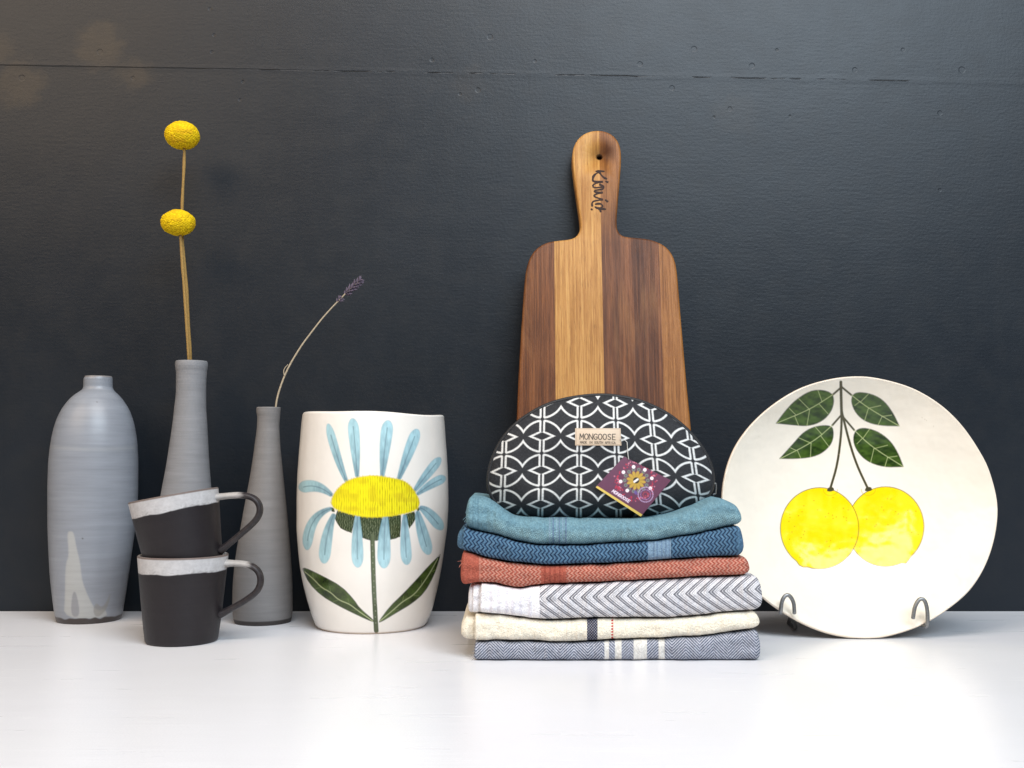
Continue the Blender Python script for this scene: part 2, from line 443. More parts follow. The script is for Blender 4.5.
# ---------------------------------------------------------------- dried flowers
def path3(pts, Y, n=40):
    q = resample(chaikin(pts, 3, False), n)
    Ys = np.broadcast_to(Y, (n,)) if np.ndim(Y) == 0 else np.interp(np.linspace(0,1,n), np.linspace(0,1,len(Y)), Y)
    return at(q[:,0], q[:,1], Ys)

def billy(ball, rx, ry, stem, Y, label, seed):
    root = empty('billy_button', at(stem[-1][0], stem[-1][1], Y)); rl = np.array(root.location)
    P = path3(stem, Y); P[:,1] += .0006*np.sin(np.linspace(0, 9, len(P)))
    rr = .0016 + .0003*vnoise(np.linspace(0,14,len(P)), np.zeros(len(P)), seed)
    o = grids('stem', [(tube(P, rr, 8), True, None)], M['stem'], root, (0,0,0))
    o.data.transform(Matrix.Translation(-Vector(rl)))
    c = at(*ball, Y); s = mpp(ball[1], Y); nu, nv = 260, 150
    th = np.linspace(0, 2*np.pi, nu, endpoint=False)[:,None]; ph = np.linspace(.001, np.pi-.001, nv)[None]
    D = np.stack([np.cos(th)*np.sin(ph), np.sin(th)*np.sin(ph), np.cos(ph)+0*th], -1).reshape(-1,3)
    k = np.arange(620); z = 1-2*(k+.5)/620; a = k*2.39996
    S = np.stack([np.sqrt(1-z*z)*np.cos(a), np.sqrt(1-z*z)*np.sin(a), z], 1) + RNG.normal(0,.02,(620,3))
    S /= np.linalg.norm(S, axis=1)[:,None]
    dd = np.arccos(np.clip(D @ S.T, -1, 1)); near = dd.min(1); which = dd.argmin(1)
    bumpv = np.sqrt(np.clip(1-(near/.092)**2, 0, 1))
    lump = vnoise(D[:,0]*2.2+9, D[:,2]*2.2+D[:,1]*1.3+4, seed+2)
    rad = .955 + .035*bumpv + .03*lump + .025*(hash1(which, seed)-.5)
    Q = D*rad[:,None]*np.array([rx*s, rx*s*.95, ry*s])
    Q[:,2] -= .08*ry*s*np.clip(1-(np.hypot(D[:,0],D[:,1])/.35), 0, 1)*(D[:,2] < 0)*-1
    col = lin(224,188,20)[None]*(.86+.3*hash1(which, seed+5))[:,None]
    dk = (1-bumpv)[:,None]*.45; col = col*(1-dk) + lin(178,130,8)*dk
    br = np.clip(vnoise(D[:,0]*3+2, D[:,2]*3+5, seed+9)*1.4-.35, 0, .5)[:,None]; col = col*(1-br)+lin(200,150,25)*br
    o = grids('flower_head', [((Q+c-rl).reshape(nu,nv,3), True, col)], M['floret'], root, (0,0,0))
    tag(root, label, 'flower', 'dried yellow button flowers in the tall vase')

billy((182.3,135.4), 17.4, 14.3, [(184.5,146),(184,165),(182.6,190),(181.8,210),(182.2,237),(184.6,262),(186.9,288),(188.6,325),(190.4,359),(191,400)], TY+.004,
      'dried yellow button flower standing highest on the longer stem', 3)
billy((178.1,222.9), 17.0, 13.2, [(180.2,232),(181,245),(182.4,267),(184.2,290),(185.8,308),(187.4,335),(188.7,359),(190,400)], TY-.004,
      'dried yellow button flower directly below the highest one, on the shorter stem', 8)

lav = [(275,430),(275.4,407.5),(278,394),(282.5,380.8),(288,368),(295,355.8),(302.5,344),(311.7,331.9),(322,318.5),(332.5,306.9),(340.8,298.5),(348,291),(353.3,286),(359,281.5)]
root = empty('lavender_sprig', at(275, 430, LY)); rl = np.array(root.location)
Pl = path3(lav, LY, 60)
leaf = path3([(284.5,376),(283.4,371),(285,367.5),(288,364.5)], LY-.001, 10)
o = grids('stem', [(tube(Pl, np.linspace(.0011,.0007,60), 8)-rl, True, None), (tube(leaf, np.linspace(.0006,.0003,10), 6)-rl, True, None)], M['pale_stem'], root)
parts = []
ax = at(359.5,281, LY) - at(336,302.5, LY); L = np.linalg.norm(ax); ax /= L; up = np.cross(ax, [0,1,0])
for k in range(64):
    f = k/63; 
    if .17 < f < .33: continue
    b = at(337,302, LY) + ax*L*f
    a = k*2.4; side = np.cos(a)*up + np.sin(a)*np.array([0,1,0])
    wid = (.75 if f <= .17 else 1.0 - .35*abs(f-.62))
    d = ax*.75 + side*.75; d /= np.linalg.norm(d); ln = .0068*wid*RNG.uniform(.7,1.15)
    t_ = np.linspace(0,1,7)[:,None]
    parts.append((tube(b + d*ln*t_ + side*.0004, .00105*np.sin(np.pi*(.15+.8*t_[:,0]))*wid, 6)-rl, True, None))
grids('flower_spike', parts, M['lavender'], root)
tag(root, 'dried lavender sprig on a thin bent stem leaning to the right', 'flower')

# ---------------------------------------------------------------- the two mugs
MR = 43.0                                        # photo pixels
MY = floor_y(648) + .036
s = mpp(600, MY)
mug_c = at(181.7, 642, MY); mug_c[2] = 0
hgt = at(183.4, 555, MY)[2]
hs = np.linspace(0, 1, 170)
rad_b, rad_t = 36.3*s*.957, 45.8*s*.957
ro = rad_b + (rad_t-rad_b)*(hs**.85)
ro[:4] -= np.array([.0018,.0008,.0003,.0001])
zo = hs*hgt
tk = .0028
prof = [(1e-5, .001)] + [(ro[0], .0004)] + list(zip(ro, zo)) + [(ro[-1]-tk*.3, hgt+.0007), (ro[-1]-tk*.7, hgt+.0006), (ro[-1]-tk, hgt-.0005)] \
     + [(rad_b + (rad_t-rad_b)*h**.85 - tk, h*hgt) for h in np.linspace(.96,.06,50)] + [(1e-5, .05*hgt)]
prof = np.array(prof)
n = 260; th = np.linspace(0, 2*np.pi, n, endpoint=False)
lean = (at(183.4,555,MY)[0]-at(181.7,642,MY)[0])/hgt
mugP = np.stack([prof[None,:,0]*np.cos(th)[:,None] + lean*prof[None,:,1], prof[None,:,0]*np.sin(th)[:,None], np.broadcast_to(prof[None,:,1], (n,len(prof)))], -1)
A = np.broadcast_to(th[:,None], mugP.shape[:2]).ravel(); Zm = mugP[...,2].ravel()
edge = hgt - s*(15.2 + .9*vnoise(np.cos(A)*2.2+5, np.sin(A)*2.2+5, 21) + .3*vnoise(np.cos(A)*7+15, np.sin(A)*7+5, 22) - 1.2*np.cos(A))
clay = lin(32,28,31)[None]*(1+.10*vnoise(Zm*700, A*.7, 4))[:,None]
mott = vnoise(A*14, Zm*420, 30)*.5 + vnoise(A*34, Zm*1000, 31)*.5
white = lin(186,184,185)[None]*(1+.10*mott)[:,None]
thin = np.clip(vnoise(A*20, Zm*800, 33)*1.2-.35, 0, .45)[:,None]*np.clip((edge+.006-Zm)/.006, .15, 1)[:,None]; white = white*(1-thin) + lin(112,106,106)*thin
k = np.clip((Zm-edge)/.0008+.5, 0, 1)[:,None]
inside = (np.arange(len(prof))[None].repeat(n,0) > len(hs)+2).ravel()
col = clay*(1-k) + white*k
lip = np.clip((Zm-(hgt-.0013))/.0007, 0, 1)[:,None]; col = col*(1-lip*.85) + lin(92,72,62)*lip*.85
col[inside] = lin(196,192,188)
root = empty('mug', (mug_c[0], MY, 0))
grids('body', [(mugP, True, col)], M['mug'], root)
def handle(pts, parent, inv=None):
    hq = at(*np.array(chaikin(pts, 3, False)).T, MY); hq = resample(hq, 90)
    hq -= np.array(parent.location)
    if inv is not None: hq = np.array([inv @ Vector(v) for v in hq])
    tt = np.linspace(0,1,90)
    hr = (3.2 + .8*np.exp(-(tt/.06)**2) + .9*np.exp(-((1-tt)/.07)**2))*s
    T = tube(hq, hr, 18, 1.75, (0,1,0))
    tcol = np.r_[0,0,tt,1,1][None].repeat(18,0).ravel()
    g = np.clip((.285 + .03*vnoise(np.arange(tcol.size)*.37, tcol*9, 3) - tcol)/.05, 0, 1)[:,None]
    g = g*.78
    hc = lin(36,32,35)*(1-g) + lin(190,185,181)*g
    ed = (.12*np.abs(vnoise(tcol*60, tcol*0+3, 8)))[:,None]; hc = hc*(1-ed) + lin(110,98,92)*ed
    grids('handle', [(T, True, hc)], M['mug'], parent)
handle([(224.0,563.4),(231,563.2),(240,563.4),(248,564.6),(255,567.6),(259.6,573),(261,580),(259.6,587),(255.5,593),(249,598),(242,602.6),(234,607),(226,611.5),(219.5,614.5)], root)
tag(root, 'dark clay mug with white glazed rim, standing upright on the table under another', 'mug', 'two stacked mugs')
up_ = root.copy(); C.objects.link(up_)
for ch in root.children:
    if ch.name.startswith('body'): q = ch.copy(); C.objects.link(q); q.parent = up_
TILT = math.radians(10.2)
up_.rotation_euler = (0, -TILT, 0)
# rim centre of the tilted mug in the photo is (173.5, 495)
rc = at(173.8, 495.5, MY); loc = np.array([lean*hgt, 0, hgt])
R = Matrix.Rotation(-TILT, 3, 'Y'); off = R @ Vector(loc)
up_.location = Vector(rc) - off
handle([(213,497.6),(221,496.6),(232,495.4),(242,495),(250,496.4),(256,499.6),(259.6,505),(260.2,511.5),(257.6,518),(252.5,524),(245.5,530),(238,536.5),(230,543),(220,551)], up_, R.inverted())
tag(up_, 'dark clay mug with white glazed rim, tilted and nested in the mug below', 'mug', 'two stacked mugs')

# ---------------------------------------------------------------- daisy vase
DY = floor_y(635.2) + .060
rows = [(416,302.8,443.7),(419,302.4,443.9),(424,301.8,444.3),(440,300.4,445.4),(458,298.9,446.7),(478,297.6,447.6),(502,297,448),(525,297,447),(549,298.4,444.2),(573,301.3,440.6),
        (593,305.7,436.4),(610,310.5,432.2),(619,313.6,428.8),(623.5,315.6,426.6),(626,318,424.5)]
P, nt = lathe(rows, DY, 980, .5, 4.5, 60)
ang = np.arctan2(P[...,1]-DY, P[...,0]-P[...,0].mean())
fade = np.clip((P[...,2] - (P[...,2].max()-.014))/.014, 0, 1)
sd = mpp(413, DY)
P[...,2] += fade*sd*(.5*np.sin(3*ang+.6) + .5*np.sin(5*ang+2) - 1.5*np.cos(ang))
prad = 1 + .006*np.sin(2*ang+1)*np.clip(P[...,2]/.1, 0, 1)
P[...,0] = (P[...,0]-P[...,0].mean())*prad + P[...,0].mean()
px, py = proj(P)
outer = np.arange(P.shape[1])[None].repeat(P.shape[0],0) >= nt
p = Paint(px, py, lin(236,230,222), (P[...,1] < DY-.002) & outer)
Z3 = lambda q: zc(q, 2.954, 280, 390)
petals = [((200,277),(172,205),(142,100),26),((228,258),(222,170),(214,84),34),((302,258),(310,170),(320,90),36),((350,265),(378,190),(406,116),34),
          ((394,302),(430,255),(474,200),28),((404,309),(445,280),(489,258),28),((154,312),(105,285),(56,292),36),((152,350),(98,390),(80,472),32),
          ((160,366),(140,430),(130,512),36),((229,368),(228,440),(230,524),36),((312,368),(308,440),(307,526),40),((368,368),(370,440),(375,516),33),
          ((406,358),(418,410),(440,486),36),((412,348),(440,365),(480,412),34)]
greenS = lambda x, y: (lin(48,60,34)[None]*(1-.0*x[:,None]) + (lin(176,184,146)-lin(48,60,34))[None]*np.clip(np.sin(x*3.6+.7*np.sin(y*.9))*.9-.45+.25*vnoise(x*.7,y*.7,4),0,1)[:,None]*.8)
Z4 = lambda q: zc(q, 7.677, 310, 460)
for q in ([(212,390),(190,450),(235,525),(320,562),(350,425)],[(387,420),(373,480),(400,598),(480,620),(537,615),(564,425)],[(588,425),(615,614),(692,590),(700,420)],[(728,420),(762,528),(812,450),(802,395)],
          [(160,365),(168,395),(190,398),(180,370)],[(820,375),(828,395),(842,380),(835,365)]):
    p.poly(Z4(q), None, 1, .7, 0, greenS)
    p.line(Z4(q+q[:1]), lin(40,48,28), .8, .8)
stem = [(372.4,536),(372.8,550),(373.6,581),(375,610),(376.3,630.8)]
p.line(stem, lin(88,98,70), 4.6, 1, .7); p.line([(a-1.7,b) for a,b in stem], lin(58,70,40), 1.2, .8); p.line([(375.0,605),(376.3,630.8)], lin(62,72,42), 4, .7)
for y in range(545, 628, 6): p.dot(373+ (y-545)*.035 + RNG.uniform(-1,1), y, .6, lin(150,152,130), .7)
for b, m, t_, w in petals:
    b, m, t_ = (np.array(Z3([q])[0]) for q in (b, m, t_)); w = w/2.954
    u = np.linspace(0, 1, 15)[:,None]; ctr = (1-u)**2*b + 2*u*(1-u)*(2*m-(b+t_)/2) + u**2*t_
    d = np.gradient(ctr, axis=0); d /= np.linalg.norm(d, axis=1)[:,None]; nrm = np.stack([-d[:,1], d[:,0]], 1)
    hw = (w/2*(.30 + .66*np.sin(np.clip(u[:,0]/.80,0,1)*np.pi/2)**1.0)*np.sqrt(np.clip(1-((u[:,0]-.80)/.21).clip(0)**2, 0, 1)))[:,None]
    poly = np.vstack([ctr+nrm*hw, (ctr-nrm*hw)[::-1]])
    def wash(x, y, b=b, t_=t_):
        f = np.clip(((x-b[0])*(t_-b[0])[0] + (y-b[1])*(t_-b[1])[0]), 0, 1) if False else np.hypot(x-b[0], y-b[1])/np.linalg.norm(t_-b)
        c0, c1 = lin(112,146,158), lin(164,204,213)
        v = (np.clip(f*1.25, 0, 1) + .22*vnoise(x*.35, y*.16, 12) + .18*vnoise(x*.9, y*.25, 13))[:,None]
        return c0 + (c1-c0)*np.clip(v, 0, 1.15)
    p.poly(poly, None, .95, .9, 1, wash)
    p.line(poly[np.r_[:len(poly),0]], lin(120,168,184), .8, .35, 1.0)
    p.line(ctr[:-2], lin(82,108,124), .9, .65, .9)
dome = Z3([(150,332),(160,305),(180,282),(205,265),(240,256),(280,252),(330,260),(368,268),(392,290),(410,322),(412,340),(400,356),(365,366),(310,375),(250,376),(195,364),(160,350)])
def yellow(x, y):
    h = np.clip(np.sin(x*2.6 + .5*vnoise(x*.2,y*.12,3)*3)*.9 - .15 + .5*vnoise(x*.5,y*.25,6), 0, 1)
    c = lin(236,222,30)[None] + (lin(152,130,16)-lin(236,222,30))[None]*(h*(.62+.3*np.clip((x-368)/40,-.4,1)))[:,None]
    g = np.clip(vnoise(x*.11, y*.22, 14)*.8, 0, .5)[:,None]
    return c*(1-g) + lin(205,180,30)*g
p.poly(dome, None, 1, .9, 2, yellow)
p.line(dome + dome[:1], lin(214,196,40), 1.2, .6)
for k in range(60):
    q = chaikin(dome, 2)[int(k*len(chaikin(dome,2))/60)]; p.line([q, q + np.array([RNG.uniform(-.4,.4), RNG.uniform(.3,1.5) if q[1] > 505 else -RNG.uniform(.3,1.4)])], lin(214,192,40), 1.0, .6)
Z5 = lambda q: zc(q, 6.4, 290, 550)
def leafc(x, y):
    v = (.5 + .5*vnoise(x*.16, y*.16, 5) + .25*vnoise(x*.8, y*.8, 6))[:,None]
    return lin(40,52,24)*(1-v) + lin(72,92,40)*v
LL = Z5([(80,122),(95,112),(200,162),(330,232),(410,318),(445,372),(540,452),(536,464),(420,412),(300,352),(200,292),(120,212)])
LR = Z5([(962,28),(952,72),(922,162),(862,272),(782,342),(680,402),(575,466),(568,456),(640,360),(720,284),(800,200),(882,108)])
for lf, mid in ((LL, Z5([(95,140),(150,185),(200,240),(260,270),(310,320),(380,345),(430,385),(530,455)])), (LR, Z5([(945,55),(900,140),(840,230),(790,290),(720,330),(660,385),(575,455)]))):
    p.poly(lf, None, 1, .7, 1, leafc); p.line(lf+lf[:1], lin(34,42,20), .7, .6)
    p.line(mid, lin(178,186,140), .9, .85, .7)
    for j in range(1, len(mid)-1):
        a = np.array(mid[j]); d = np.array(mid[j+1])-a; d /= np.linalg.norm(d)
        p.line([a, a - 4.5*d + 3.2*np.array([d[1],-d[0]])*(1 if j % 2 else -1)], lin(130,146,90), .6, .45, .7)
c = p.c
zz = P[...,2].ravel(); ft = np.clip((.0022-zz)/.0012, 0, 1)[:,None]*.6; c = c*(1-ft) + lin(176,140,104)*ft
o = grids('daisy_vase', [(P, True, c)], M['vase_ceramic'], None, (P[...,0].mean(), DY, 0))
tag(o, 'wide cream vase painted with a yellow and blue daisy', 'vase')

# ---------------------------------------------------------------- plate on its wire stand
PY = floor_y(637) - .014; LEAN = math.radians(10)
O = at(860, 637, PY); O[2] += 0
e1 = np.array([1.,0,0]); e2 = np.array([0, math.sin(LEAN), math.cos(LEAN)]); nn = np.array([0, -math.cos(LEAN), math.sin(LEAN)])
def plane_hit(px, py):
    u = (np.asarray(px,float)-512)/F; v = (384-np.asarray(py,float))/F
    d = np.stack([u, CP-v*SP, SP+v*CP], -1)
    t = ((O-CAM) @ nn)/(d @ nn); return CAM + d*t[...,None]
out = np.array(zc([(400,45),(460,56),(520,75),(600,125),(645,170),(682,222),(710,270),(726,320),(735,362),(735,402),(729,440),(718,482),(703,520),(681,560),(654,595),(620,624),(585,650),(550,671),(510,688),(470,700),(440,707),(410,710),(350,706),(300,696),(250,677),(200,650),(155,620),(120,590),(88,545),(60,482),(44,440),(36,400),(33,365),(34,338),(40,300),(51,260),(68,222),(92,186),(124,150),(160,119),(195,95),(230,76),(265,63),(300,54),(350,46)], 2.56, 710, 360))
hit = plane_hit(out[:,0], out[:,1]) - O
ab = np.stack([hit @ e1, hit @ e2], 1)
cen = np.array([0.0, ab[:,1].max()/2]); q = ab - cen
ta = np.arctan2(q[:,1], q[:,0]); rr = np.hypot(q[:,0], q[:,1]); od = np.argsort(ta); ta, rr = ta[od], rr[od]
nA = 1300; th = np.linspace(-np.pi, np.pi, nA, endpoint=False)
R0 = np.interp(th, np.r_[ta[-1]-2*np.pi, ta, ta[0]+2*np.pi], np.r_[rr[-1], rr, rr[0]])
kern = np.hanning(51); kern /= kern.sum(); R0 = np.convolve(np.r_[R0[-25:], R0, R0[:25]], kern, 'valid')
sfr = np.linspace(.0005, 1, 250); D = .042
depth = lambda s_: D*(1 - np.clip(s_,0,1)**3.0)
fr_r = np.r_[sfr, ]; fr_d = depth(sfr)
lip_s = np.array([1.008, 1.012, 1.010, 1.0]); lip_d = np.array([.0008, .0022, .0040, .0052])
bk_s = np.linspace(.985, .001, 60); bk_d = depth(bk_s) + .0058 + .004*np.exp(-((bk_s-.5)/.035)**2)
S_ = np.r_[fr_r, lip_s, bk_s]; D_ = np.r_[fr_d, lip_d, bk_d]
wav = (.0012*np.sin(3*th+.5) + .0008*np.sin(5*th+1.4))[:,None]*(S_[None]**3)
a_ = cen[0] + S_[None]*R0[:,None]*np.cos(th)[:,None]; b_ = cen[1] + S_[None]*R0[:,None]*np.sin(th)[:,None]
P = O + a_[...,None]*e1 + b_[...,None]*e2 - (D_[None]+wav)[...,None]*nn
P[...,2] = np.maximum(P[...,2], .0008)
px, py = proj(P)
isfront = (np.arange(len(S_)) < 250)[None].repeat(nA, 0)
p = Paint(px, py, lin(234,225,211), isfront)
Z8 = lambda q: zc(q, 3.659, 740, 370)
brn = lin(70,66,44)
def leafp(x, y):
    v = np.clip(.4 + .35*vnoise(x*.10+y*.03, y*.3-x*.1, 15) + .25*vnoise(x*.09+y*.5, y*.09-x*.3, 16), 0, 1)[:,None]
    return lin(32,50,20)*(1-v) + lin(76,102,38)*v
vein = lin(190,200,140)
leaves = [([(132,195),(165,150),(200,112),(255,76),(300,72),(336,84),(345,110),(336,150),(302,188),(250,206),(190,201)], [(372,62),(340,90),(255,145),(135,194)], [((300,115),(285,74)),((255,145),(215,105)),((255,145),(245,204)),((200,168),(215,204)),((290,125),(322,160)),((205,165),(180,140))]),
          ([(583,205),(562,160),(530,115),(490,90),(440,80),(412,88),(406,118),(424,160),(460,190),(515,204)], [(372,62),(408,92),(470,140),(583,205)], [((440,118),(470,88)),((470,140),(515,130)),((470,140),(455,188)),((520,170),(505,202)),((520,170),(555,165)),((438,116),(420,130))]),
          ([(145,324),(190,275),(232,226),(280,204),(335,202),(344,230),(336,270),(302,304),(260,320),(200,325)], [(368,168),(338,202),(270,262),(148,324)], [((300,236),(275,208)),((260,268),(215,248)),((260,268),(258,318)),((210,294),(222,322)),((295,240),(325,280)),((205,294),(185,285))]),
          ([(598,354),(577,300),(547,255),(500,222),(450,210),(420,222),(413,260),(430,300),(465,335),(525,356)], [(374,168),(418,220),(480,280),(598,354)], [((450,250),(475,215)),((490,288),(540,275)),((490,288),(478,338)),((540,320),(530,354)),((540,320),(575,315)),((448,250),(428,270))])]
p.line(Z8([(369,44),(370,100),(372,165)]), brn, 2.9)
for outl, mid, vs in leaves:
    p.line(Z8(mid[:2]), brn, 2.0)
    p.poly(Z8(outl[:1]*3+outl[1:]), None, 1, .7, 2, leafp); p.line(Z8(outl+outl[:1]), lin(34,42,20), .8, .6)
    p.line(Z8(mid[1:]), vein, .62, .85)
    for v_ in vs: p.line(Z8(v_), vein, .52, .75)
p.line(Z8([(372,150),(371,230),(357,345),(331,432)]), brn, 2.4); p.line(Z8([(373,155),(400,265),(428,350),(468,434)]), brn, 2.4)
def lemon(cx, cy, rx, ry, nub):
    t_ = np.linspace(0, 2*np.pi, 60, endpoint=False)
    q = np.stack([cx + rx*np.cos(t_), cy + ry*np.sin(t_)], 1)
    k = np.exp(-((np.angle(np.exp(1j*(t_-nub))))/.07)**2)[:,None]
    q += k*3.0*np.stack([np.cos(t_), np.sin(t_)], 1)
    def yl(x, y):
        v = np.clip(.35*vnoise(x*.07, y*.05, 3) + .3*vnoise(x*.2, y*.06, 4) + .08, 0, .5)[:,None]
        return lin(244,210,4)*(1-v) + lin(246,226,52)*v
    p.poly(q, None, 1, .8, 0, yl); p.line(q[np.r_[:60,0]], lin(120,104,14), .9, .85, .7, 0)
    for _ in range(34):
        a, r = RNG.uniform(0, 6.28), np.sqrt(RNG.uniform(0,1))*.88; p.dot(cx+rx*r*np.cos(a), cy+ry*r*np.sin(a), .5, lin(150,122,10), .8, .6)
lemon(885.5, 526.6, 38.4, 39.8, math.radians(58))
lemon(819.6, 528.3, 39.2, 40.6, math.radians(117))
for x, y in ((830.4, 489.6), (868.3, 489.4)):
    t_ = np.linspace(-.1, math.pi+.1, 14); p.line([(x+7*math.cos(a), y+.5+5.5*math.sin(a)) for a in t_], lin(190,170,20), .8, .7)
    p.poly([(x-4,y+1.5),(x-2,y-2.5),(x+3,y-2.5),(x+4,y+1),(x,y+2.2)], brn, 1, .7, 1)
for k in range(5):
    a = RNG.uniform(0, 6.28); p.dot(895+60*math.cos(a), 480+70*math.sin(a), .5, lin(170,150,120), .5)
rimc = (np.clip((S_-.992)/.012, 0, 1)*(np.arange(len(S_)) < 256))[None].repeat(nA,0).ravel()[:,None]*.6
p.c = p.c*(1-rimc) + lin(226,204,180)*rimc
o = grids('plate', [(P, True, p.c)], M['ceramic'], None, tuple(O))
tag(o, 'round white plate painted with two lemons and four green leaves', 'plate')

root = empty('plate_stand', (O[0], PY+.03, 0)); rl = np.array(root.location)
wr = .0019
def world_on(px, py, lift):                      # a point in front of the plate's rim plane
    return plane_hit(np.array([px]), np.array([py]))[0] + nn*lift
def hookpath(tip, apex_l, apex, apex_r, edge, X):
    e = world_on(*edge, .005)
    pts = [world_on(*tip, .004), world_on(*apex_l, .005), world_on(*apex, .006), world_on(*apex_r, .006), e]
    sx = 1 if X < O[0] else -1
    under = [e + np.array([sx*.001,.006,-.0016]), e + np.array([sx*.006,.016,.0]), np.array([X+sx*.020, e[1]+.030, e[2]*.6]), np.array([X+sx*.026, e[1]+.040, .0024]), np.array([X+sx*.030, PY+.085, .0022])]
    q = np.array(pts+under)
    q = np.vstack([q[0], *[(q[i]*.5+q[i+1]*.5)[None] if False else q[i+1][None] for i in range(len(q)-1)]])
    for _ in range(2):
        a, b = q[:-1], q[1:]; q = np.vstack([q[:1], np.stack([.75*a+.25*b, .25*a+.75*b],1).reshape(-1,3), q[-1:]])
    return resample(q, 70)
xl_, xr_ = at(780,613,PY)[0], at(926,626,PY)[0]
h1 = hookpath((793.4,613.5), (792.4,601), (786,593.5), (780.2,600), (779.4,612.5), xl_)
h2 = hookpath((911.4,618.4), (913,605), (919,597.2), (924.6,604), (926,626), xr_)
grids('hook', [(tube(h1, wr, 10, 1, (.3,.2,.9))-rl, True, None)], M['wire'], root)
grids('hook', [(tube(h2, wr, 10, 1, (.3,.2,.9))-rl, True, None)], M['wire'], root)
bk = PY + .085
xl_ += .030; xr_ -= .030
fr = np.array([[xl_, bk, .0022],[xl_+.02, bk+.004, .05],[O[0]-.02, bk+.012, .12],[O[0], bk+.013, .13],[O[0]+.02, bk+.012, .12],[xr_-.02, bk+.004, .05],[xr_, bk, .0022]])
cr = np.array([[xl_, bk-.002, .0064],[(xl_+xr_)/2, bk-.002, .0064],[xr_, bk-.002, .0064]])
grids('back_frame', [(tube(resample(fr,50), wr, 10, 1, (0,1,.1))-rl, True, None), (tube(resample(cr,10), wr*.9, 10, 1, (0,1,.1))-rl, True, None)], M['wire'], root)
tag(root, 'grey wire stand hooked over the lower rim of the lemon plate', 'plate stand')

# ---------------------------------------------------------------- wooden cutting board
BB, BT = -.112, -.0215                           # front face depth at the table and at the top
def board_hit(px, py, slope, y0):
    u = (np.asarray(px,float)-512)/F; v = (384-np.asarray(py,float))/F
    dy, dz = CP-v*SP, SP+v*CP
    t = (y0 + slope*CAM[2] - CAM[1])/(dy - slope*dz)
    return np.stack([u*t, CAM[1]+dy*t, CAM[2]+dz*t], -1)
top_z = at(598, 130.5, BT)[2]; slope = (BT-BB)/top_z; ba = math.atan(slope)
Lp = [(598,130.3),(590,131.2),(582.5,134.6),(576.5,140.5),(572.8,149),(572,159),(573,170),(575.4,188),(578,206),(580.4,222),(580.2,230),(577,236.2),(571,239.2),(562,240.2),(552.5,241.2),(545,243.2),(538,247.2),(533,252.4),(529,259.5),(526.4,268),(524.8,279),(522.5,310),(520,350),(518.2,385),(516.6,420),(514.5,480),(512,560),(511,605)]
Rp = [(604,130.9),(611,133.6),(617,139),(620.6,147),(621.4,157),(621,167),(619.6,185),(617.8,205),(616.6,222),(617.4,230),(621,235.2),(628,237.2),(638,237.8),(648,239),(657,241.6),(665,245.8),(671,252),(675,260),(677.4,272),(679.6,300),(683,340),(687,385),(690.6,420),(695.6,480),(700,560),(702,605)]
outl = np.array(Lp[::-1] + Rp)                   # left foot -> top -> right foot
outl = chaikin(outl, 2, False)
wp = board_hit(outl[:,0], outl[:,1], slope, BB)
bx0 = float(at(606, 600, BB)[0])
loc2 = np.stack([wp[:,0]-bx0, wp[:,2]/math.cos(ba)], 1)
loc2[0,1] = loc2[-1,1] = 0.0
loc2[:,1] = np.maximum(loc2[:,1], 0)
hole_c = board_hit(np.array([599.4]), np.array([157.6]), slope, BB)[0]; hc2 = (hole_c[0]-bx0, hole_c[2]/math.cos(ba))
bm = bmesh.new(); TH = .017
def ring(pts):
    vs = [bm.verts.new((a, 0, b)) for a, b in pts]
    return [bm.edges.new((vs[i], vs[(i+1) % len(vs)])) for i in range(len(vs))]
e_out = ring(loc2); e_h = ring([(hc2[0]+.0033*math.cos(t), hc2[1]+.0033*math.sin(t)) for t in np.linspace(0, 2*math.pi, 20, endpoint=False)])
bmesh.ops.triangle_fill(bm, use_beauty=True, edges=e_out+e_h)
bmesh.ops.recalc_face_normals(bm, faces=bm.faces)
if sum(f.normal.y*f.calc_area() for f in bm.faces) > 0: bmesh.ops.reverse_faces(bm, faces=bm.faces)
ex = bmesh.ops.extrude_face_region(bm, geom=list(bm.faces))
for v in ex['geom']:
    if isinstance(v, bmesh.types.BMVert): v.co.y += TH
bm.normal_update(); bmesh.ops.recalc_face_normals(bm, faces=bm.faces)
sharp = [e for e in bm.edges if len(e.link_faces) == 2 and e.calc_face_angle(0) > 1.2 and (abs(e.verts[0].co.y-e.verts[1].co.y) < 1e-6) and
         math.hypot(e.verts[0].co.x-hc2[0], e.verts[0].co.z-hc2[1]) > .006]
bmesh.ops.bevel(bm, geom=sharp, offset=.0028, segments=4, affect='EDGES', profile=.5)
for f in bm.faces: f.smooth = True
me = bpy.data.meshes.new('cutting_board'); bm.to_mesh(me); bm.free()

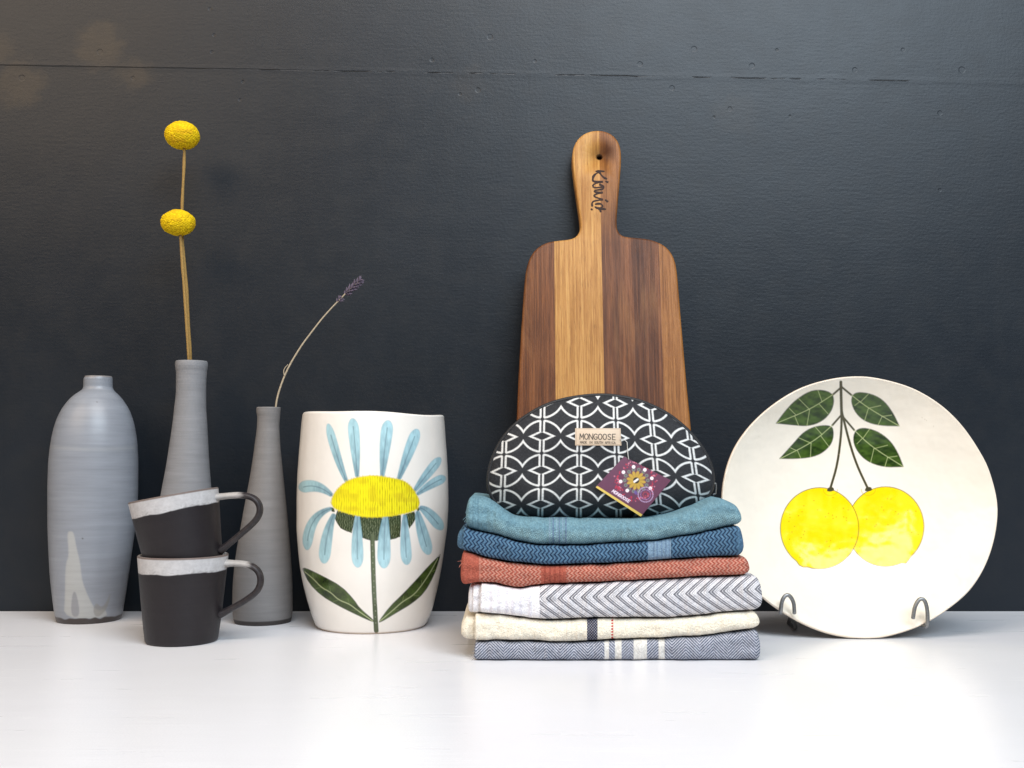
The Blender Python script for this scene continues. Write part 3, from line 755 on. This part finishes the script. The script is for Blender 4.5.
def board_material():
    t = NT('oiled oak and walnut strips').set(Roughness=.42)
    t.b.inputs['Specular IOR Level'].default_value = .22
    co = t.n('ShaderNodeTexCoord').outputs['Object']; sep = t.n('ShaderNodeSeparateXYZ'); t.l(co, sep.inputs[0]); X, Z = sep.outputs[0], sep.outputs[2]
    sx = lambda px: float(board_hit(np.array([px]), np.array([330.]), slope, BB)[0,0]-bx0)
    b1, b2, b3 = sx(555), sx(603.2), sx(661.8)
    wv = t.noise(t.coords((1,1,.12)), 22, 3, .6, .6)
    grain = t.noise(t.coords((60,6,1.6)), 9, 6, .65, .5)
    pores = t.noise(t.coords((420,60,20)), 3.2, 3, .65)
    fig = t.noise(t.coords((44,4,.9)), 3.0, 6, .65, .9)
    g = t.math('ADD', t.math('MULTIPLY', grain, .55), t.math('MULTIPLY', fig, .45))
    gg = t.rng(g, .34, .64, 0, 1)
    dark = t.ramp(gg, [(0, lin(58,30,15)), (.5, lin(96,55,28)), (1, lin(134,82,44))])
    light = t.ramp(gg, [(0, lin(132,86,40)), (.5, lin(178,128,68)), (1, lin(204,158,92))])
    mid = t.ramp(gg, [(0, lin(96,56,24)), (.5, lin(140,90,44)), (1, lin(170,116,62))])
    big = t.noise(t.coords((16,4,3.2)), 2.6, 4, .6, .7)
    st = lambda b: t.rng(X, b-.0003, b+.0003, 0, 1)
    c = t.mix(st(b1), dark, light)
    # right of the second joint: walnut, paler towards the handle
    up = t.rng(t.math('ADD', Z, t.math('MULTIPLY', t.math('SUBTRACT', wv, .5), .05)), float(board_hit(np.array([600.]),np.array([240.]),slope,BB)[0,2]), float(board_hit(np.array([600.]),np.array([185.]),slope,BB)[0,2]), 0, 1)
    dk2 = t.mix(t.math('MULTIPLY', up, .85), dark, mid)
    c = t.mix(st(b2), c, dk2); c = t.mix(st(b3), c, mid)
    # dark figure streaks in the walnut strip and a knot near the hole
    streak = t.rng(t.noise(t.coords((40,1,1.3)), 2.2, 3, .6, 1.2), .50, .66, 0, .38)
    inw = t.math('MULTIPLY', st(b2), t.math('SUBTRACT', 1.0, st(b3)))
    c = t.mix(t.math('MULTIPLY', t.math('MULTIPLY', streak, inw), t.math('SUBTRACT', 1.0, t.math('MULTIPLY', up, .8))), c, lin(62,32,18))
    kp = board_hit(np.array([609.]), np.array([152.]), slope, BB)[0]
    m = t.n('ShaderNodeMapping'); m.inputs['Location'].default_value = (-(kp[0]-bx0)*1.6, 0, -kp[2]/math.cos(ba)); m.inputs['Scale'].default_value = (1.6,0,1); t.l(co, m.inputs[0])
    ln = t.n('ShaderNodeVectorMath', operation='LENGTH'); t.l(m.outputs[0], ln.inputs[0])
    kn = t.rng(t.math('ADD', ln.outputs['Value'], t.rng(wv, .2, .8, -.008, .008)), .004, .022, .75, 0, 'SMOOTHSTEP')
    c = t.mix(kn, c, lin(74,46,36))
    c = t.mix(t.rng(pores, .56, .70, 0, .5), c, lin(60,34,16))
    hd = t.n('ShaderNodeVectorMath', operation='DISTANCE'); m2 = t.n('ShaderNodeMapping'); m2.inputs['Scale'].default_value = (1,0,1); t.l(co, m2.inputs[0])
    t.l(m2.outputs[0], hd.inputs[0]); hd.inputs[1].default_value = (hc2[0], 0, hc2[1])
    c = t.mix(t.rng(hd.outputs['Value'], .0031, .0044, .9, 0), c, lin(30,18,12))
    c = t.mix(.85, c, t.ramp(t.rng(big, .3, .7, 0, 1), [(0, (.70,.60,.52)), (.5, (1,1,1)), (1, (1.0,1.0,1.0))]), 'MULTIPLY')
    c = t.mix(t.rng(big, .55, .75, 0, .25), c, (.42,.20,.07))
    t.base(c)
    t.l(t.rng(g, .3, .7, .5, .36), t.b.inputs['Roughness'])
    nb = t.bump(pores, -.00025); t.bump(grain, .0002, 1, nb)
    return t.m
bo = link('cutting_board', me, board_material()); bo.location = (bx0, BB, 0.0005); bo.rotation_euler = (-ba, 0, 0)
tag(bo, 'long handled wooden cutting board leaning on the dark wall', 'cutting board')
# burnt-in handwriting on the handle
strokes = [[(118,240),(160,236),(212,240)],[(152,246),(112,270),(92,292),(84,330)],[(160,252),(178,280),(205,308),(240,322)],[(84,330),(92,350),(130,354),(192,352)],
           [(192,352),(150,362),(108,372),(84,392),(88,414),(120,420),(165,414),(206,404)],[(160,384),(196,394),(208,414),(190,436),(150,442)],[(150,442),(112,446),(98,458),(140,474),(190,470)],
           [(190,470),(140,484),(98,500),(96,514),(140,532),(192,548)],[(192,548),(140,558),(92,566),(74,590),(80,622)],[(112,600),(150,592),(184,600),(194,622)],
           [(108,628),(140,646),(178,640),(194,622)],[(150,655),(190,650),(228,655)],[(165,655),(172,684)],[(226,348),(252,358)],[(224,552),(248,572)],[(70,652),(80,664)]]
bm = bmesh.new()
for st_ in strokes:
    q = resample(chaikin(zc(st_, 10.97, 585, 150), 2, False), 14)
    w3 = board_hit(q[:,0], q[:,1], slope, BB); l3 = np.stack([w3[:,0]-bx0, np.full(len(q), -.00002), w3[:,2]/math.cos(ba)], 1)
    wd = .00112*(1+.35*vnoise(np.linspace(0,4,14), np.full(14, st_[0][0]*.1), 7))
    T_ = tube(l3, wd, 8, .18, (0,1,0)); nu, nv = T_.shape[:2]
    vv = [[bm.verts.new(T_[i,j]) for j in range(nv)] for i in range(nu)]
    for i in range(nu):
        for j in range(nv-1): bm.faces.new((vv[i][j], vv[(i+1)%nu][j], vv[(i+1)%nu][j+1], vv[i][j+1]))
me = bpy.data.meshes.new('inscription'); bm.to_mesh(me); bm.free()
io = link('inscription', me, plain('burnt lettering', lin(46,26,18), .8), bo)
io['label'] = 'burnt handwriting running down the handle'

# ---------------------------------------------------------------- folded towels
YF = floor_y(661.6) + .001
YB = -.168
E1 = [(465,527),(467,527.8),(478.4,531),(499.5,535.4),(516,540.6),(532,543.4),(548.7,544.8),(571.7,545),(616,542.4),(659.6,540),(665,538.8),(700,533.2),(734,525.6),(746,523.5)]
E2 = [(456,549.5),(462,550.2),(470,552),(487.8,557.4),(507.7,560.8),(530,563),(548.8,564.4),(571.7,563.8),(612.7,562.7),(653.8,560),(700,557),(735,555.8),(752,555)]
E3 = [(458,584),(465,584.5),(478.4,582.4),(493.7,582.8),(507.7,586),(520.6,587.4),(534.7,585),(560,583.2),(603.3,581.7),(665,578.4),(708,576),(745.4,574.6),(765,573)]
E4 = [(462,613.5),(479.6,612.8),(496,614),(520.6,616.6),(534.7,618.6),(557,619.2),(597,617.4),(665,617.4),(702,615),(739,611),(766,609.6)]
E5 = [(460,638),(473.8,640.8),(486.6,640.6),(496,640),(537,640.6),(557,641.6),(572.4,641.6),(603,639.6),(665,637.4),(702,635.4),(739,630.4),(754,628.4),(766,627)]
E6 = [(460,659),(766,659)]
E0 = [(464,497.5),(469,496.6),(482,497),(493.7,502.6),(507.7,512),(518,517),(540,518),(583,518.6),(620,518.8),(648,517.6),(675,513),(700,505),(715,499),(722,497.4),(731,500.2),(743,507),(746,509)]
def edge_z(E, x, Y):
    e = np.array(E, float); yy = pchip(e[:,0], e[:,1], x)
    return at(x, yy, Y)[:,2]

def towel_body(xa, xb, Et, Eb, yf, yb, ra, rb, ytop, nose=.010, seed=1, dx=.36, shrink=0.0, inner=False):
    """one folded bundle from photo columns xa..xb: rounded front fold, flat top, soft ends"""
    xs = np.arange(xa, xb+dx, dx) if not inner else np.arange(xa, xb+1.2, 1.2); nx = len(xs)
    Yt = np.full(nx, ytop); zt = edge_z(Et, xs, ytop); zb = edge_z(Eb, xs, yf+nose*.5)
    if Eb is E6: zb[:] = .0004
    gap = .0003; zt = zt - gap
    zt += .0005*vnoise(xs*.11, xs*0+2, seed); 
    mid, hh = (zt+zb)/2, (zt-zb)/2*(1-shrink)
    ea = np.clip((xs-xa)/ra, 0, 1); eb = np.clip((xb-xs)/rb, 0, 1)
    rnd = np.sqrt(1-(1-ea)**2)*np.sqrt(1-(1-eb)**2); rnd = np.maximum(rnd, .03)
    hh2 = hh*(.30+.70*rnd)
    lowmid = zb + hh2 if True else mid                    # ends slump down onto what is below
    mid = mid*.5 + (zb+hh2)*.5 if not inner else mid
    fy = yf + (1-rnd)*.006 + .0012*vnoise(xs*.06, xs*0+1, seed+3) + .0005*vnoise(xs*.3, xs*0+1, seed+4)
    w = np.linspace(-1, 1, 72 if not inner else 24)
    pw = 2.7
    fy_w = nose*(1-(1-np.abs(w)**pw)**(1/pw))
    pts_y, pts_z = [], []
    back = np.linspace(0, 1, 14)[1:]
    prof_y = [fy[:,None] + fy_w[None]]; prof_z = [mid[:,None] + w[None]*hh2[:,None]]
    top_y = fy[:,None] + nose + (yb-fy[:,None]-nose)*back[None]; prof_y.append(top_y)
    sag = .0016*np.sin(np.pi*back)[None]
    prof_z.append((mid+hh2)[:,None] + 0*top_y)
    prof_y.append(top_y[:, ::-1]); prof_z.append((mid-hh2)[:,None] + 0*top_y)
    Yy = np.hstack(prof_y); Zz = np.hstack(prof_z)
    X_ = at(xs, np.full(nx, 580.), yf)[:,0]
    P = np.stack([np.broadcast_to(X_[:,None], Yy.shape), Yy, np.maximum(Zz, .0003)], -1)       # (nx, nloop, 3)
    P = np.transpose(P, (1,0,2)); P[..., 1] -= .00028*vnoise(P[...,0]*1150, P[...,2]*1150 + P[...,1]*700, seed+9) + .0011*vnoise(P[...,0]*90, P[...,2]*160, seed+12) + .0004*vnoise(P[...,0]*300, P[...,2]*200, seed+14)                                                            # wrap along the loop
    # close both ends
    ca = P[:, :1].mean(0, keepdims=True).repeat(P.shape[0], 0); cb = P[:, -1:].mean(0, keepdims=True).repeat(P.shape[0], 0)
    a1 = P[:, :1]*.5 + ca*.5; b1 = P[:, -1:]*.5 + cb*.5
    return np.concatenate([ca, a1, P, b1, cb], 1)

def towel(bodies, painter, label, sat=.0, threads=0, grain=.18):
    parts, org = [], None
    for P in bodies:
        px, py = proj(P); p = Paint(px, py, (1,1,1)); painter(p)
        gr = p.c.mean(1, keepdims=True); p.c = p.c*(1-sat) + gr*sat
        p.c *= (1 + grain*vnoise(px.ravel()*1.15, py.ravel()*1.15, 91) + .4*grain*vnoise(px.ravel()*.35, py.ravel()*.5, 92))[:,None]
        if org is None: org = (P[...,0].mean(), (YF+YB)/2, P[...,2].min())
        parts.append((P, True, p.c))
    P0_ = bodies[0]; nl = P0_.shape[0]
    for k in range(threads):                                # loose yarn ends at the side hem
        q = P0_[int(RNG.uniform(8, 60)), 3 + int(RNG.uniform(0, 6))]; t_ = np.linspace(0, 1, 8)[:,None]
        d = np.array([-RNG.uniform(.001,.004), -RNG.uniform(0,.001), RNG.uniform(-.003,.002)])
        g_ = tube(q + d*t_ + np.array([0,0,-.0012])*t_**2, .00016, 5); parts.append((g_, True, np.tile(p.c.mean(0)*1.1, (g_.shape[0]*g_.shape[1],1))))
    o = grids('towel', parts, M['cloth'], None, org)
    tag(o, label, 'towel', 'folded towels in the stack'); return o

def ymid(Et, Eb, f=.5):
    et, eb = np.array(Et, float), np.array(Eb, float)
    return lambda x: pchip(et[:,0], et[:,1], x)*(1-f) + pchip(eb[:,0], eb[:,1], x)*f
def band(x, a, b, soft=.5): return np.clip((x-a)/soft+.5, 0, 1)*np.clip((b-x)/soft+.5, 0, 1)
tri = lambda t: np.abs((t % 1)-.5)*2
def setc(p, c): p.c[:] = c*.86
def lerp(p, a, col, k=.86): p.c = p.c*(1-a[:,None]) + np.asarray(col)*k*a[:,None]
fuzz = lambda p, s: vnoise(p.X*2.3, p.Y*2.3, s)*.5 + vnoise(p.X*.9, p.Y*.9, s+1)*.5

def paint_teal(p):
    x, y = p.X, p.Y; setc(p, lin(104,148,164))
    yy = y - ymid(E0, E1)(x)
    tw = np.clip(np.sin((x*.9 + 2.0*(y-.35*0)*1.0)*1.9)*np.sin((x*.9-1.3*y)*1.6)*1.8, 0, 1)
    area = np.clip((yy+3)/6, 0, 1)*np.clip((x-486)/14, 0, 1)
    lerp(p, tw*area*.8, lin(172,206,200)); lerp(p, np.clip(-np.sin((x+1.6*y)*1.7),0,1)*area*.5, lin(60,102,126))
    for k, a in enumerate((549,552.4,555.8,558.6,562,565)):
        lerp(p, band(x, a, a+1.6)*.6, lin(88,106,150) if k % 2 else lin(132,160,186))
    lerp(p, band(x, 477.4, 478.6)*.5, lin(70,110,130)); lerp(p, band(x, 472.5, 473.4)*.35, lin(70,110,130))
    lerp(p, np.clip(fuzz(p, 40)*.5, 0, .4), lin(140,178,186))
def paint_blue(p):
    x, y = p.X, p.Y; setc(p, lin(66,116,152))
    yy = y - ymid(E1, E2)(x)
    lerp(p, np.clip(fuzz(p, 42)*.8, 0, .5), lin(112,158,186))
    z = (x + 3.2*tri(yy/7.2))/4.1
    d = np.clip((tri(z)-.42)*3.2, 0, 1)
    lb = band(x, 648, 671)
    lerp(p, d*.95*(1-lb)*np.clip((x-461)/3,0,1), lin(20,46,80))
    lerp(p, lb, lin(116,150,178))
    for a in (653, 656.5, 661, 665, 668.5): lerp(p, band(x, a, a+1.4)*.55, lin(78,112,150))
    lerp(p, np.clip((x-735)/4,0,1)*.7, lin(70,120,156))
def paint_rust(p):
    x, y = p.X, p.Y; setc(p, lin(178,84,62))
    yy = y - ymid(E2, E3)(x)
    w = np.clip((x-479)/3, 0, 1)*(1-band(x, 541, 566))
    z = (x*.62 + 2.0*tri(yy/5.0))/2.6
    lerp(p, np.clip((tri(z)-.35)*2.4, 0, 1)*.75*w, lin(216,156,134)); lerp(p, np.clip((.3-tri(z))*3, 0, 1)*.6*w, lin(146,54,40))
    for a in (544,549,554,559): lerp(p, band(x, a, a+1.7)*.55, lin(140,52,40))
    lerp(p, np.clip(fuzz(p, 44)*.5, 0, .35), lin(206,120,94))
    lerp(p, band(x, 479, 480.6)*.4, lin(214,150,128))
def paint_chevron(p):
    x, y = p.X, p.Y; setc(p, lin(246,243,246))
    ym = ymid(E3, E4, .42)(x); dy = np.abs(y-ym)
    ph = ((x - 1.02*dy - .012*dy*dy)/11.6) % 1
    # the two ends of a woven line have slightly broken edges
    br = .02*vnoise(x*1.7, y*1.7, 9)
    ph = (ph+br) % 1
    w = np.clip((x-539)/1.2, 0, 1)
    dark = band(ph, .02, .22, .07) + band(ph, .29, .46, .07) + .7*band(ph, .60, .70, .07) + .5*band(ph,.82,.90,.07)
    lerp(p, np.clip(dark, 0, 1)*w*.86, lin(50,52,66)); 
    lerp(p, np.clip(fuzz(p, 47)*.5, 0, .2)*w, lin(150,150,166))
    for a in (489,497,505,511,519,528): lerp(p, band(x, a, a+3.4, 1.5)*.28, lin(196,186,206))
    lerp(p, band(x, 478.6, 480.2)*.35, lin(190,180,170))
def paint_cream(p):
    x, y = p.X, p.Y; setc(p, lin(252,242,222))
    tw = np.clip(np.sin((x+.8*y)*2.2)*np.sin((x-1.1*y)*1.9), 0, 1)
    lerp(p, tw*.28, lin(206,196,178)); lerp(p, np.clip(fuzz(p, 50)*.6, 0, .3), lin(212,202,184))
    nb = band(x, 587, 597.6); ck = np.clip(np.sin(x*2.35)*np.sin(y*2.2)*3, 0, 1)
    lerp(p, nb, lin(44,48,72)); lerp(p, nb*ck*.55, lin(190,188,190))
    yy = y - ymid(E4, E5)(x)
    lerp(p, band(x + .5*np.sin(yy*2.2), 611.6, 613.6)*np.clip(np.sin(yy*2.2)*3+1.2, .15, 1), lin(196,52,46))
    for a in (566,571,576): lerp(p, band(x, a, a+1.5, 1)*.3, lin(214,196,172))
    lerp(p, band(x, 473, 474.6)*.4, lin(196,186,166))
def paint_grey(p):
    x, y = p.X, p.Y; setc(p, lin(120,126,144))
    t1 = np.sin((x+1.0*y)*2.05); t2 = np.sin((x-1.0*y)*2.05)
    ch = np.where((np.floor(x/14) % 2) == 0, t1, t2)
    lerp(p, np.clip(ch*2, 0, 1)*.8, lin(206,208,216)); lerp(p, np.clip(-ch*2, 0, 1)*.75, lin(60,66,88))
    lerp(p, np.clip(fuzz(p, 53)*.8, 0, .4), lin(176,180,194))
    for a, b in ((604.5,609),(615,621.6),(633.6,647),(658.6,664.6)): lerp(p, band(x, a, b), lin(226,222,216)*(1))
    w = band(x, 633.6, 647)+band(x,615,621.6); lerp(p, w*np.clip(np.sin(x*2.6)*np.sin(y*2.6),0,1)*.25, lin(180,174,164))

yt = YF + .012
towel([towel_body(474, 760.5, E5, E6, YF, YB, 2.5, 5, yt, .0095, 61)], paint_grey, 'grey blue towel with white bars at the bottom of the stack', 0.0, 5)
towel([towel_body(473.6, 760.2, E4, E5, YF+.001, YB, 3, 9, yt, .0095, 62), towel_body(461, 520, E4, E5, YF+.012, YB, 7, 3, yt, .010, 72, .36, .16)], paint_cream, 'cream towel with a navy band and a thin red dashed line', 0, 5, .08)
towel([towel_body(479.6, 763.6, E3, E4, YF-.001, YB, 2.5, 9, yt, .0105, 63), towel_body(468, 520, E3, E4, YF+.010, YB, 3, 3, yt, .010, 73, .36, .05), towel_body(472, 520, E3, E4, YF+.006, YB, 2, 3, yt, .010, 83, .36, .03)], paint_chevron, 'white towel with dark grey chevron stripes', 0, 6, .07)
towel([towel_body(460.4, 751, E2, E3, YF+.001, YB, 4, 9, yt, .010, 64)], paint_rust, 'rust red towel with fine zigzag weave', 0.14, 4)
towel([towel_body(461.6, 745, E1, E2, YF, YB, 3, 7, yt, .0095, 65), towel_body(456.8, 500, E1, E2, YF+.008, YB, 6, 3, yt, .010, 75, .36, .10)], paint_blue, 'dark blue towel with navy zigzag weave and pale band', 0.24, 6)
towel([towel_body(465.4, 743.6, E0, E1, YF+.0015, YB, 5, 6, YF+.022, .016, 66)], paint_teal, 'pale teal towel on top of the stack, under the pouch', 0.16, 4)

# ---------------------------------------------------------------- patterned pouch
SY = YF + .048                                    # seam depth
oc = np.array(zc([(62,475),(40,430),(35,392),(40,345),(52,298),(74,246),(104,197),(148,148),(200,110),(250,80),(300,58),(350,43),(400,33),(460,25),(520,22),(585,27),(650,39),(700,54),(750,76),(803,104),(850,140),(895,180),(930,222),(960,266),(981,312),(993,360),(994,395),(986,430),(965,462),(930,490),(880,515),(800,537),(700,547),(560,551),(420,549),(300,546),(200,541),(140,530),(95,508)], 4.267, 480, 390))
oc = resample(chaikin(oc, 3), 1000, True)
ctr = np.array([602., 474.])
SF = np.linspace(.001, 1, 200)
G = ctr + SF[None,:,None]*(oc-ctr)[:,None,:]
bul = .024*(1-SF**3.2)**.75
dent = .0032*vnoise(G[...,0]*.03, G[...,1]*.03, 5)*(1-SF**4)[None]
yy = SY - bul[None] + dent
P0 = at(G[...,0], G[...,1], SY); P = P0.copy(); P[...,1] = yy
# decorate using the flat cloth coordinates G (photo px)
px, py = proj(P)
p = Paint(px, py, lin(42,43,46))
x, y = p.X, p.Y
kx = np.where(x > 596, .0015, .0004); xx = 596 + (x-596)/(1+kx*(y-454))
yrow = y - (453.0 + .00045*(x-560)**2)
hp_, wp_ = 34.0, 37.6
v = ((yrow/hp_) % 1 - .5)*hp_; u = (((xx-504)/wp_ + .5) % 1 - .5)*wp_
el = (np.abs(v) - (15.5 - 9.0*(u/18.8)**2 - 2.0*(u/18.8)**6))/np.sqrt(1 + (18.0*u/18.8**2 + 12.0*u**5/18.8**6)**2)
wv_ = .92
l1 = np.clip(.5-(np.abs(el)-wv_)/.7, 0, 1)*np.clip((np.abs(u)-1.4)/.6, 0, 1)
cv = np.where(np.abs(v) > 4.2, 1.9, 1.9 + 9.6*(1-np.abs(v)/4.2))
sl = np.where(np.abs(v) > 4.2, 1.0, .42)
l2 = np.clip(.5-(np.abs(np.abs(u)-cv)*sl-wv_)/.7, 0, 1)*np.clip((-el)/.6+.6, 0, 1)
lerp(p, np.clip(l1+l2, 0, 1), lin(236,236,234))
lerp(p, np.clip(fuzz(p, 57)*.5, 0, .25), lin(84,86,92))
root = empty('zip_pouch', (P0[...,0].mean(), SY+.02, P0[...,2].min())); rl = np.array(root.location)
grids('front_panel', [(P-rl, True, p.c)], M['print'], root)
rim = at(oc[:,0], oc[:,1], SY)
cen3 = rim.mean(0)
back_y = np.array([0,.006,.020,.036,.044,.050,.053]); back_s = np.array([.994,1.0,.998,.985,.95,.80,.001])
GB = cen3 + (rim-cen3)[:,None,:]*back_s[None,:,None]; GB[...,1] = SY + .0012 + back_y[None]
grids('gusset', [(GB-rl, True, np.tile(lin(30,30,33),(GB.shape[0]*GB.shape[1],1)))], M['print'], root)
cl = np.vstack([rim, rim[:2]]); T_ = tube(cl, .0019, 8, 1, (0,1,0), False)
grids('piping', [(T_-rl, True, None)], M['black'], root)
def front_y(px_, py_):                            # depth of the panel below a photo point
    d = np.hypot(px-px_, py-py_); return P[...,1].ravel()[d.ravel().argmin()]
def patch(name, quad, lift, mat, parent, decorate, base, nx, ny, org, thick=.0006, follow=True):
    """small flat card or label lying on the pouch; quad = photo corners TL,TR,BR,BL"""
    q = np.array(quad, float); a = np.linspace(0,1,nx)[:,None,None]; b = np.linspace(0,1,ny)[None,:,None]
    Gq = (1-a)*(1-b)*q[0] + a*(1-b)*q[1] + a*b*q[2] + (1-a)*b*q[3]
    ys = [front_y(*c) for c in q] ; yc = front_y(*q.mean(0))
    if follow:
        yv = np.array([[front_y(*Gq[int(i*(nx-1)/8), int(j*(ny-1)/6)]) for j in range(7)] for i in range(9)])
        ai, bi = np.linspace(0,8,nx), np.linspace(0,6,ny)
        t1 = np.array([np.interp(bi, np.arange(7), r) for r in yv]); Yq = np.stack([np.interp(ai, np.arange(9), t1[:,j]) for j in range(ny)], 1)
    else: Yq = (1-a[...,0])*(1-b[...,0])*follow_y[0] + a[...,0]*(1-b[...,0])*follow_y[1] + a[...,0]*b[...,0]*follow_y[2] + (1-a[...,0])*b[...,0]*follow_y[3]
    Yq = Yq - lift
    Pq = at(Gq[...,0], Gq[...,1], Yq)
    pt = Paint(Gq[...,0], Gq[...,1], base); decorate(pt)
    bk = Pq.copy(); bk[...,1] += thick
    ring_f = np.concatenate([Pq[:,0], Pq[-1,1:], Pq[-2::-1,-1], Pq[0,-2:0:-1]]); ring_b = ring_f + np.array([0,thick,0])
    ed = np.stack([ring_f, ring_b], 1)
    eb = np.asarray(base)*.8
    return grids(name, [(Pq-org, False, pt.c), (bk-org, False, np.tile(eb,(nx*ny,1))), (ed-org, True, np.tile(eb,(len(ed)*2,1)))], mat, parent)
def dec_label(p):
    letter(p, 'MONGOOSE', (579.6,433.7), (36.8,.5), (-.1,5.6), lin(40,34,30), .85)
    letter(p, 'MADE IN SOUTH AFRICA', (580,441.2), (35.6,.5), (0,2.2), lin(70,58,50), .5)
    q = [(576.2,428.9),(620,428.9),(620.6,444.7),(576.2,444.7)]
    p.line(q+q[:1], lin(140,112,88), .7, .5, .6, 0)
patch('label_patch', [(575.2,428.2),(620.6,428.2),(621.4,445.5),(575.2,445.4)], .0008, M['card'], root, dec_label, lin(206,184,160), 230, 90, rl)
zp = at(np.array([711.5,713.5,715.8,716,715.4,713]), np.array([484,483.2,483.5,488,493.6,494.6]), SY+.012)
zp2 = at(np.array([707,711,713.5]), np.array([487,484,483.4]), SY+.011)
grids('zip_pull', [(tube(resample(zp,24), .0008, 8, 1, (0,1,0))-rl, True, None), (tube(resample(zp2,8), .0006, 8, 1, (0,1,0))-rl, True, None)], M['wire'], root)
tag(root, 'dome shaped black and white patterned zip pouch on the towel stack', 'pouch')

# hang tag
TL, TR, BR, BL = (624,456.5), (671,480.2), (640.8,516.6), (595.4,487.2)
tc = at(633, 484, SY-.028)
troot = empty('swing_tag', tc); tl = np.array(tc)
follow_y = [front_y(*TL)-.001, front_y(*TR)-.004, front_y(634,508)-.003, front_y(*BL)-.003]
ymin = min(front_y(612,472), front_y(633,484), front_y(650,486), front_y(634,470))
follow_y = [min(f, ymin-.0005) for f in follow_y]
follow_y[2] -= .002
def dec_tag(p):
    x, y = p.X, p.Y
    lerp(p, np.clip(.5+.5*vnoise(x*.2, y*.2, 3), 0, 1)*.35, lin(112,64,92))
    ex = np.array([45.4,29.4])/54.1; ey = np.array([28.6,-30.7])/42.0
    cx, cy = 636.2, 480.4
    for k in range(130):
        a, r = RNG.uniform(0, 6.28), RNG.normal(19.2, 1.7); p.dot(cx+r*math.cos(a), cy+r*math.sin(a)*.95, RNG.uniform(.4,.9), lin(186,48,72) if k % 3 else lin(206,120,140), .8, .6)
    for k in range(14):
        a = k*2*math.pi/14; p.dot(cx+11.6*math.cos(a), cy+11.0*math.sin(a), 1.9, lin(120,124,116), .9); p.dot(cx+11.6*math.cos(a), cy+11*math.sin(a), .7, lin(70,70,80), .7)
    for k in range(12):
        a = k*2*math.pi/12+.2; p.poly([(cx+2*math.cos(a-.5), cy+2*math.sin(a-.5)), (cx+8*math.cos(a-.24), cy+8*math.sin(a-.24)), (cx+10.4*math.cos(a), cy+10*math.sin(a)), (cx+8*math.cos(a+.24), cy+8*math.sin(a+.24)), (cx+2*math.cos(a+.5), cy+2*math.sin(a+.5))], lin(186,150,62), 1, .7, 1)
        p.line([(cx+4*math.cos(a+.26), cy+4*math.sin(a+.26)),(cx+8*math.cos(a+.26), cy+8*math.sin(a+.26))], lin(120,92,40), .7, .7)
    p.dot(cx, cy, 3.1, lin(46,34,30)); p.line([(cx-1.8,cy+1.3),(cx+1.5,cy-1.1)], lin(240,232,224), 2.0)
    for zx, zy in ((515,140),(648,175),(730,275),(712,392),(440,420),(362,313),(395,203)):
        a = zc([(zx,zy)], 11.81, 590, 455)[0]; p.dot(a[0], a[1], 1.75, lin(244,228,232)); p.dot(a[0]+.2, a[1]+.3, .5, lin(220,160,170), .5)
    ox, oy = 645.6, 494.6
    for r, n_, c_ in ((7.4,30,lin(188,160,196)),(5.0,20,lin(150,110,160)),(2.6,10,lin(170,70,90))):
        for k in range(n_):
            a = k*2*math.pi/n_; p.dot(ox+r*math.cos(a), oy+r*math.sin(a), .62, c_, .85, .6)
    for r in np.linspace(1.2, 4.2, 5): p.dot(634.6+r*.4, 491+r*.6, 1.5, lin(104,84,150), .35)
    letter(p, 'MONGOOSE', np.array((613.6,489.6)), ex*20.6, -ey*2.9, lin(226,206,220), .75)
    p.line([(596.6+.8*1, 488.2-.6), (640.4+.8, 516.4-.8)], lin(214,184,92), 3.0, 1, .6)
patch('card', [TL, TR, BR, BL], 0, M['card'], troot, dec_tag, lin(98,54,76), 240, 200, tl, .0005, False)
st0 = at(np.array([619.5,624,627.2,627.5,627.8,628.6]), np.array([439,439.6,442,448,455,459.5]), front_y(626,448)-.0016)
st0[:,1] = [front_y(619.5,439)-.002, front_y(624,440)-.0012, front_y(627,442)-.0012, front_y(627,448)-.0012, follow_y[0]-.0012, follow_y[0]-.0009]
grids('string', [(tube(resample(st0,24), .00035, 6, 1, (0,1,0))-tl, True, None)], M['thread'], troot)
tag(troot, 'small plum coloured swing tag with gold flower hanging on the pouch', 'tag')

# ---------------------------------------------------------------- light
def area(name, loc, target, size, size_y, power, col):
    l = bpy.data.lights.new(name, 'AREA'); l.shape = 'RECTANGLE'; l.size = size; l.size_y = size_y; l.energy = power; l.color = col
    o = bpy.data.objects.new(name, l); C.objects.link(o); o.location = loc
    o.rotation_euler = (Vector(target)-Vector(loc)).to_track_quat('-Z', 'Y').to_euler(); return o
area('window_light', (.85,-2.1,1.68), (0,-.1,.1), 1.7, 1.0, 57, (.75,.885,1.0))
area('shop_light', (-1.35,-1.35,1.5), (-.1,-.1,.1), 1.6, 1.1, 24, (1.0,.77,.54))
area('ceiling_light', (.1,-1.05,1.75), (0,-.45,0), 1.2, .7, 24, (1.0,.97,.95))
w = bpy.data.worlds.new('World'); bpy.context.scene.world = w; w.use_nodes = True
w.node_tree.nodes['Background'].inputs[0].default_value = (.9,.95,1,1); w.node_tree.nodes['Background'].inputs[1].default_value = .06

cam = bpy.data.cameras.new('camera'); co = bpy.data.objects.new('camera', cam); C.objects.link(co)
cam.sensor_width = 36; cam.lens = 36*F/W; cam.clip_start = .05; cam.clip_end = 50
co.location = CAM; co.rotation_euler = (math.pi/2 + PITCH, 0, 0)
sc = bpy.context.scene; sc.camera = co
sc.view_settings.view_transform = 'Standard'; sc.view_settings.look = 'None'; sc.view_settings.exposure = 0; sc.view_settings.gamma = 1
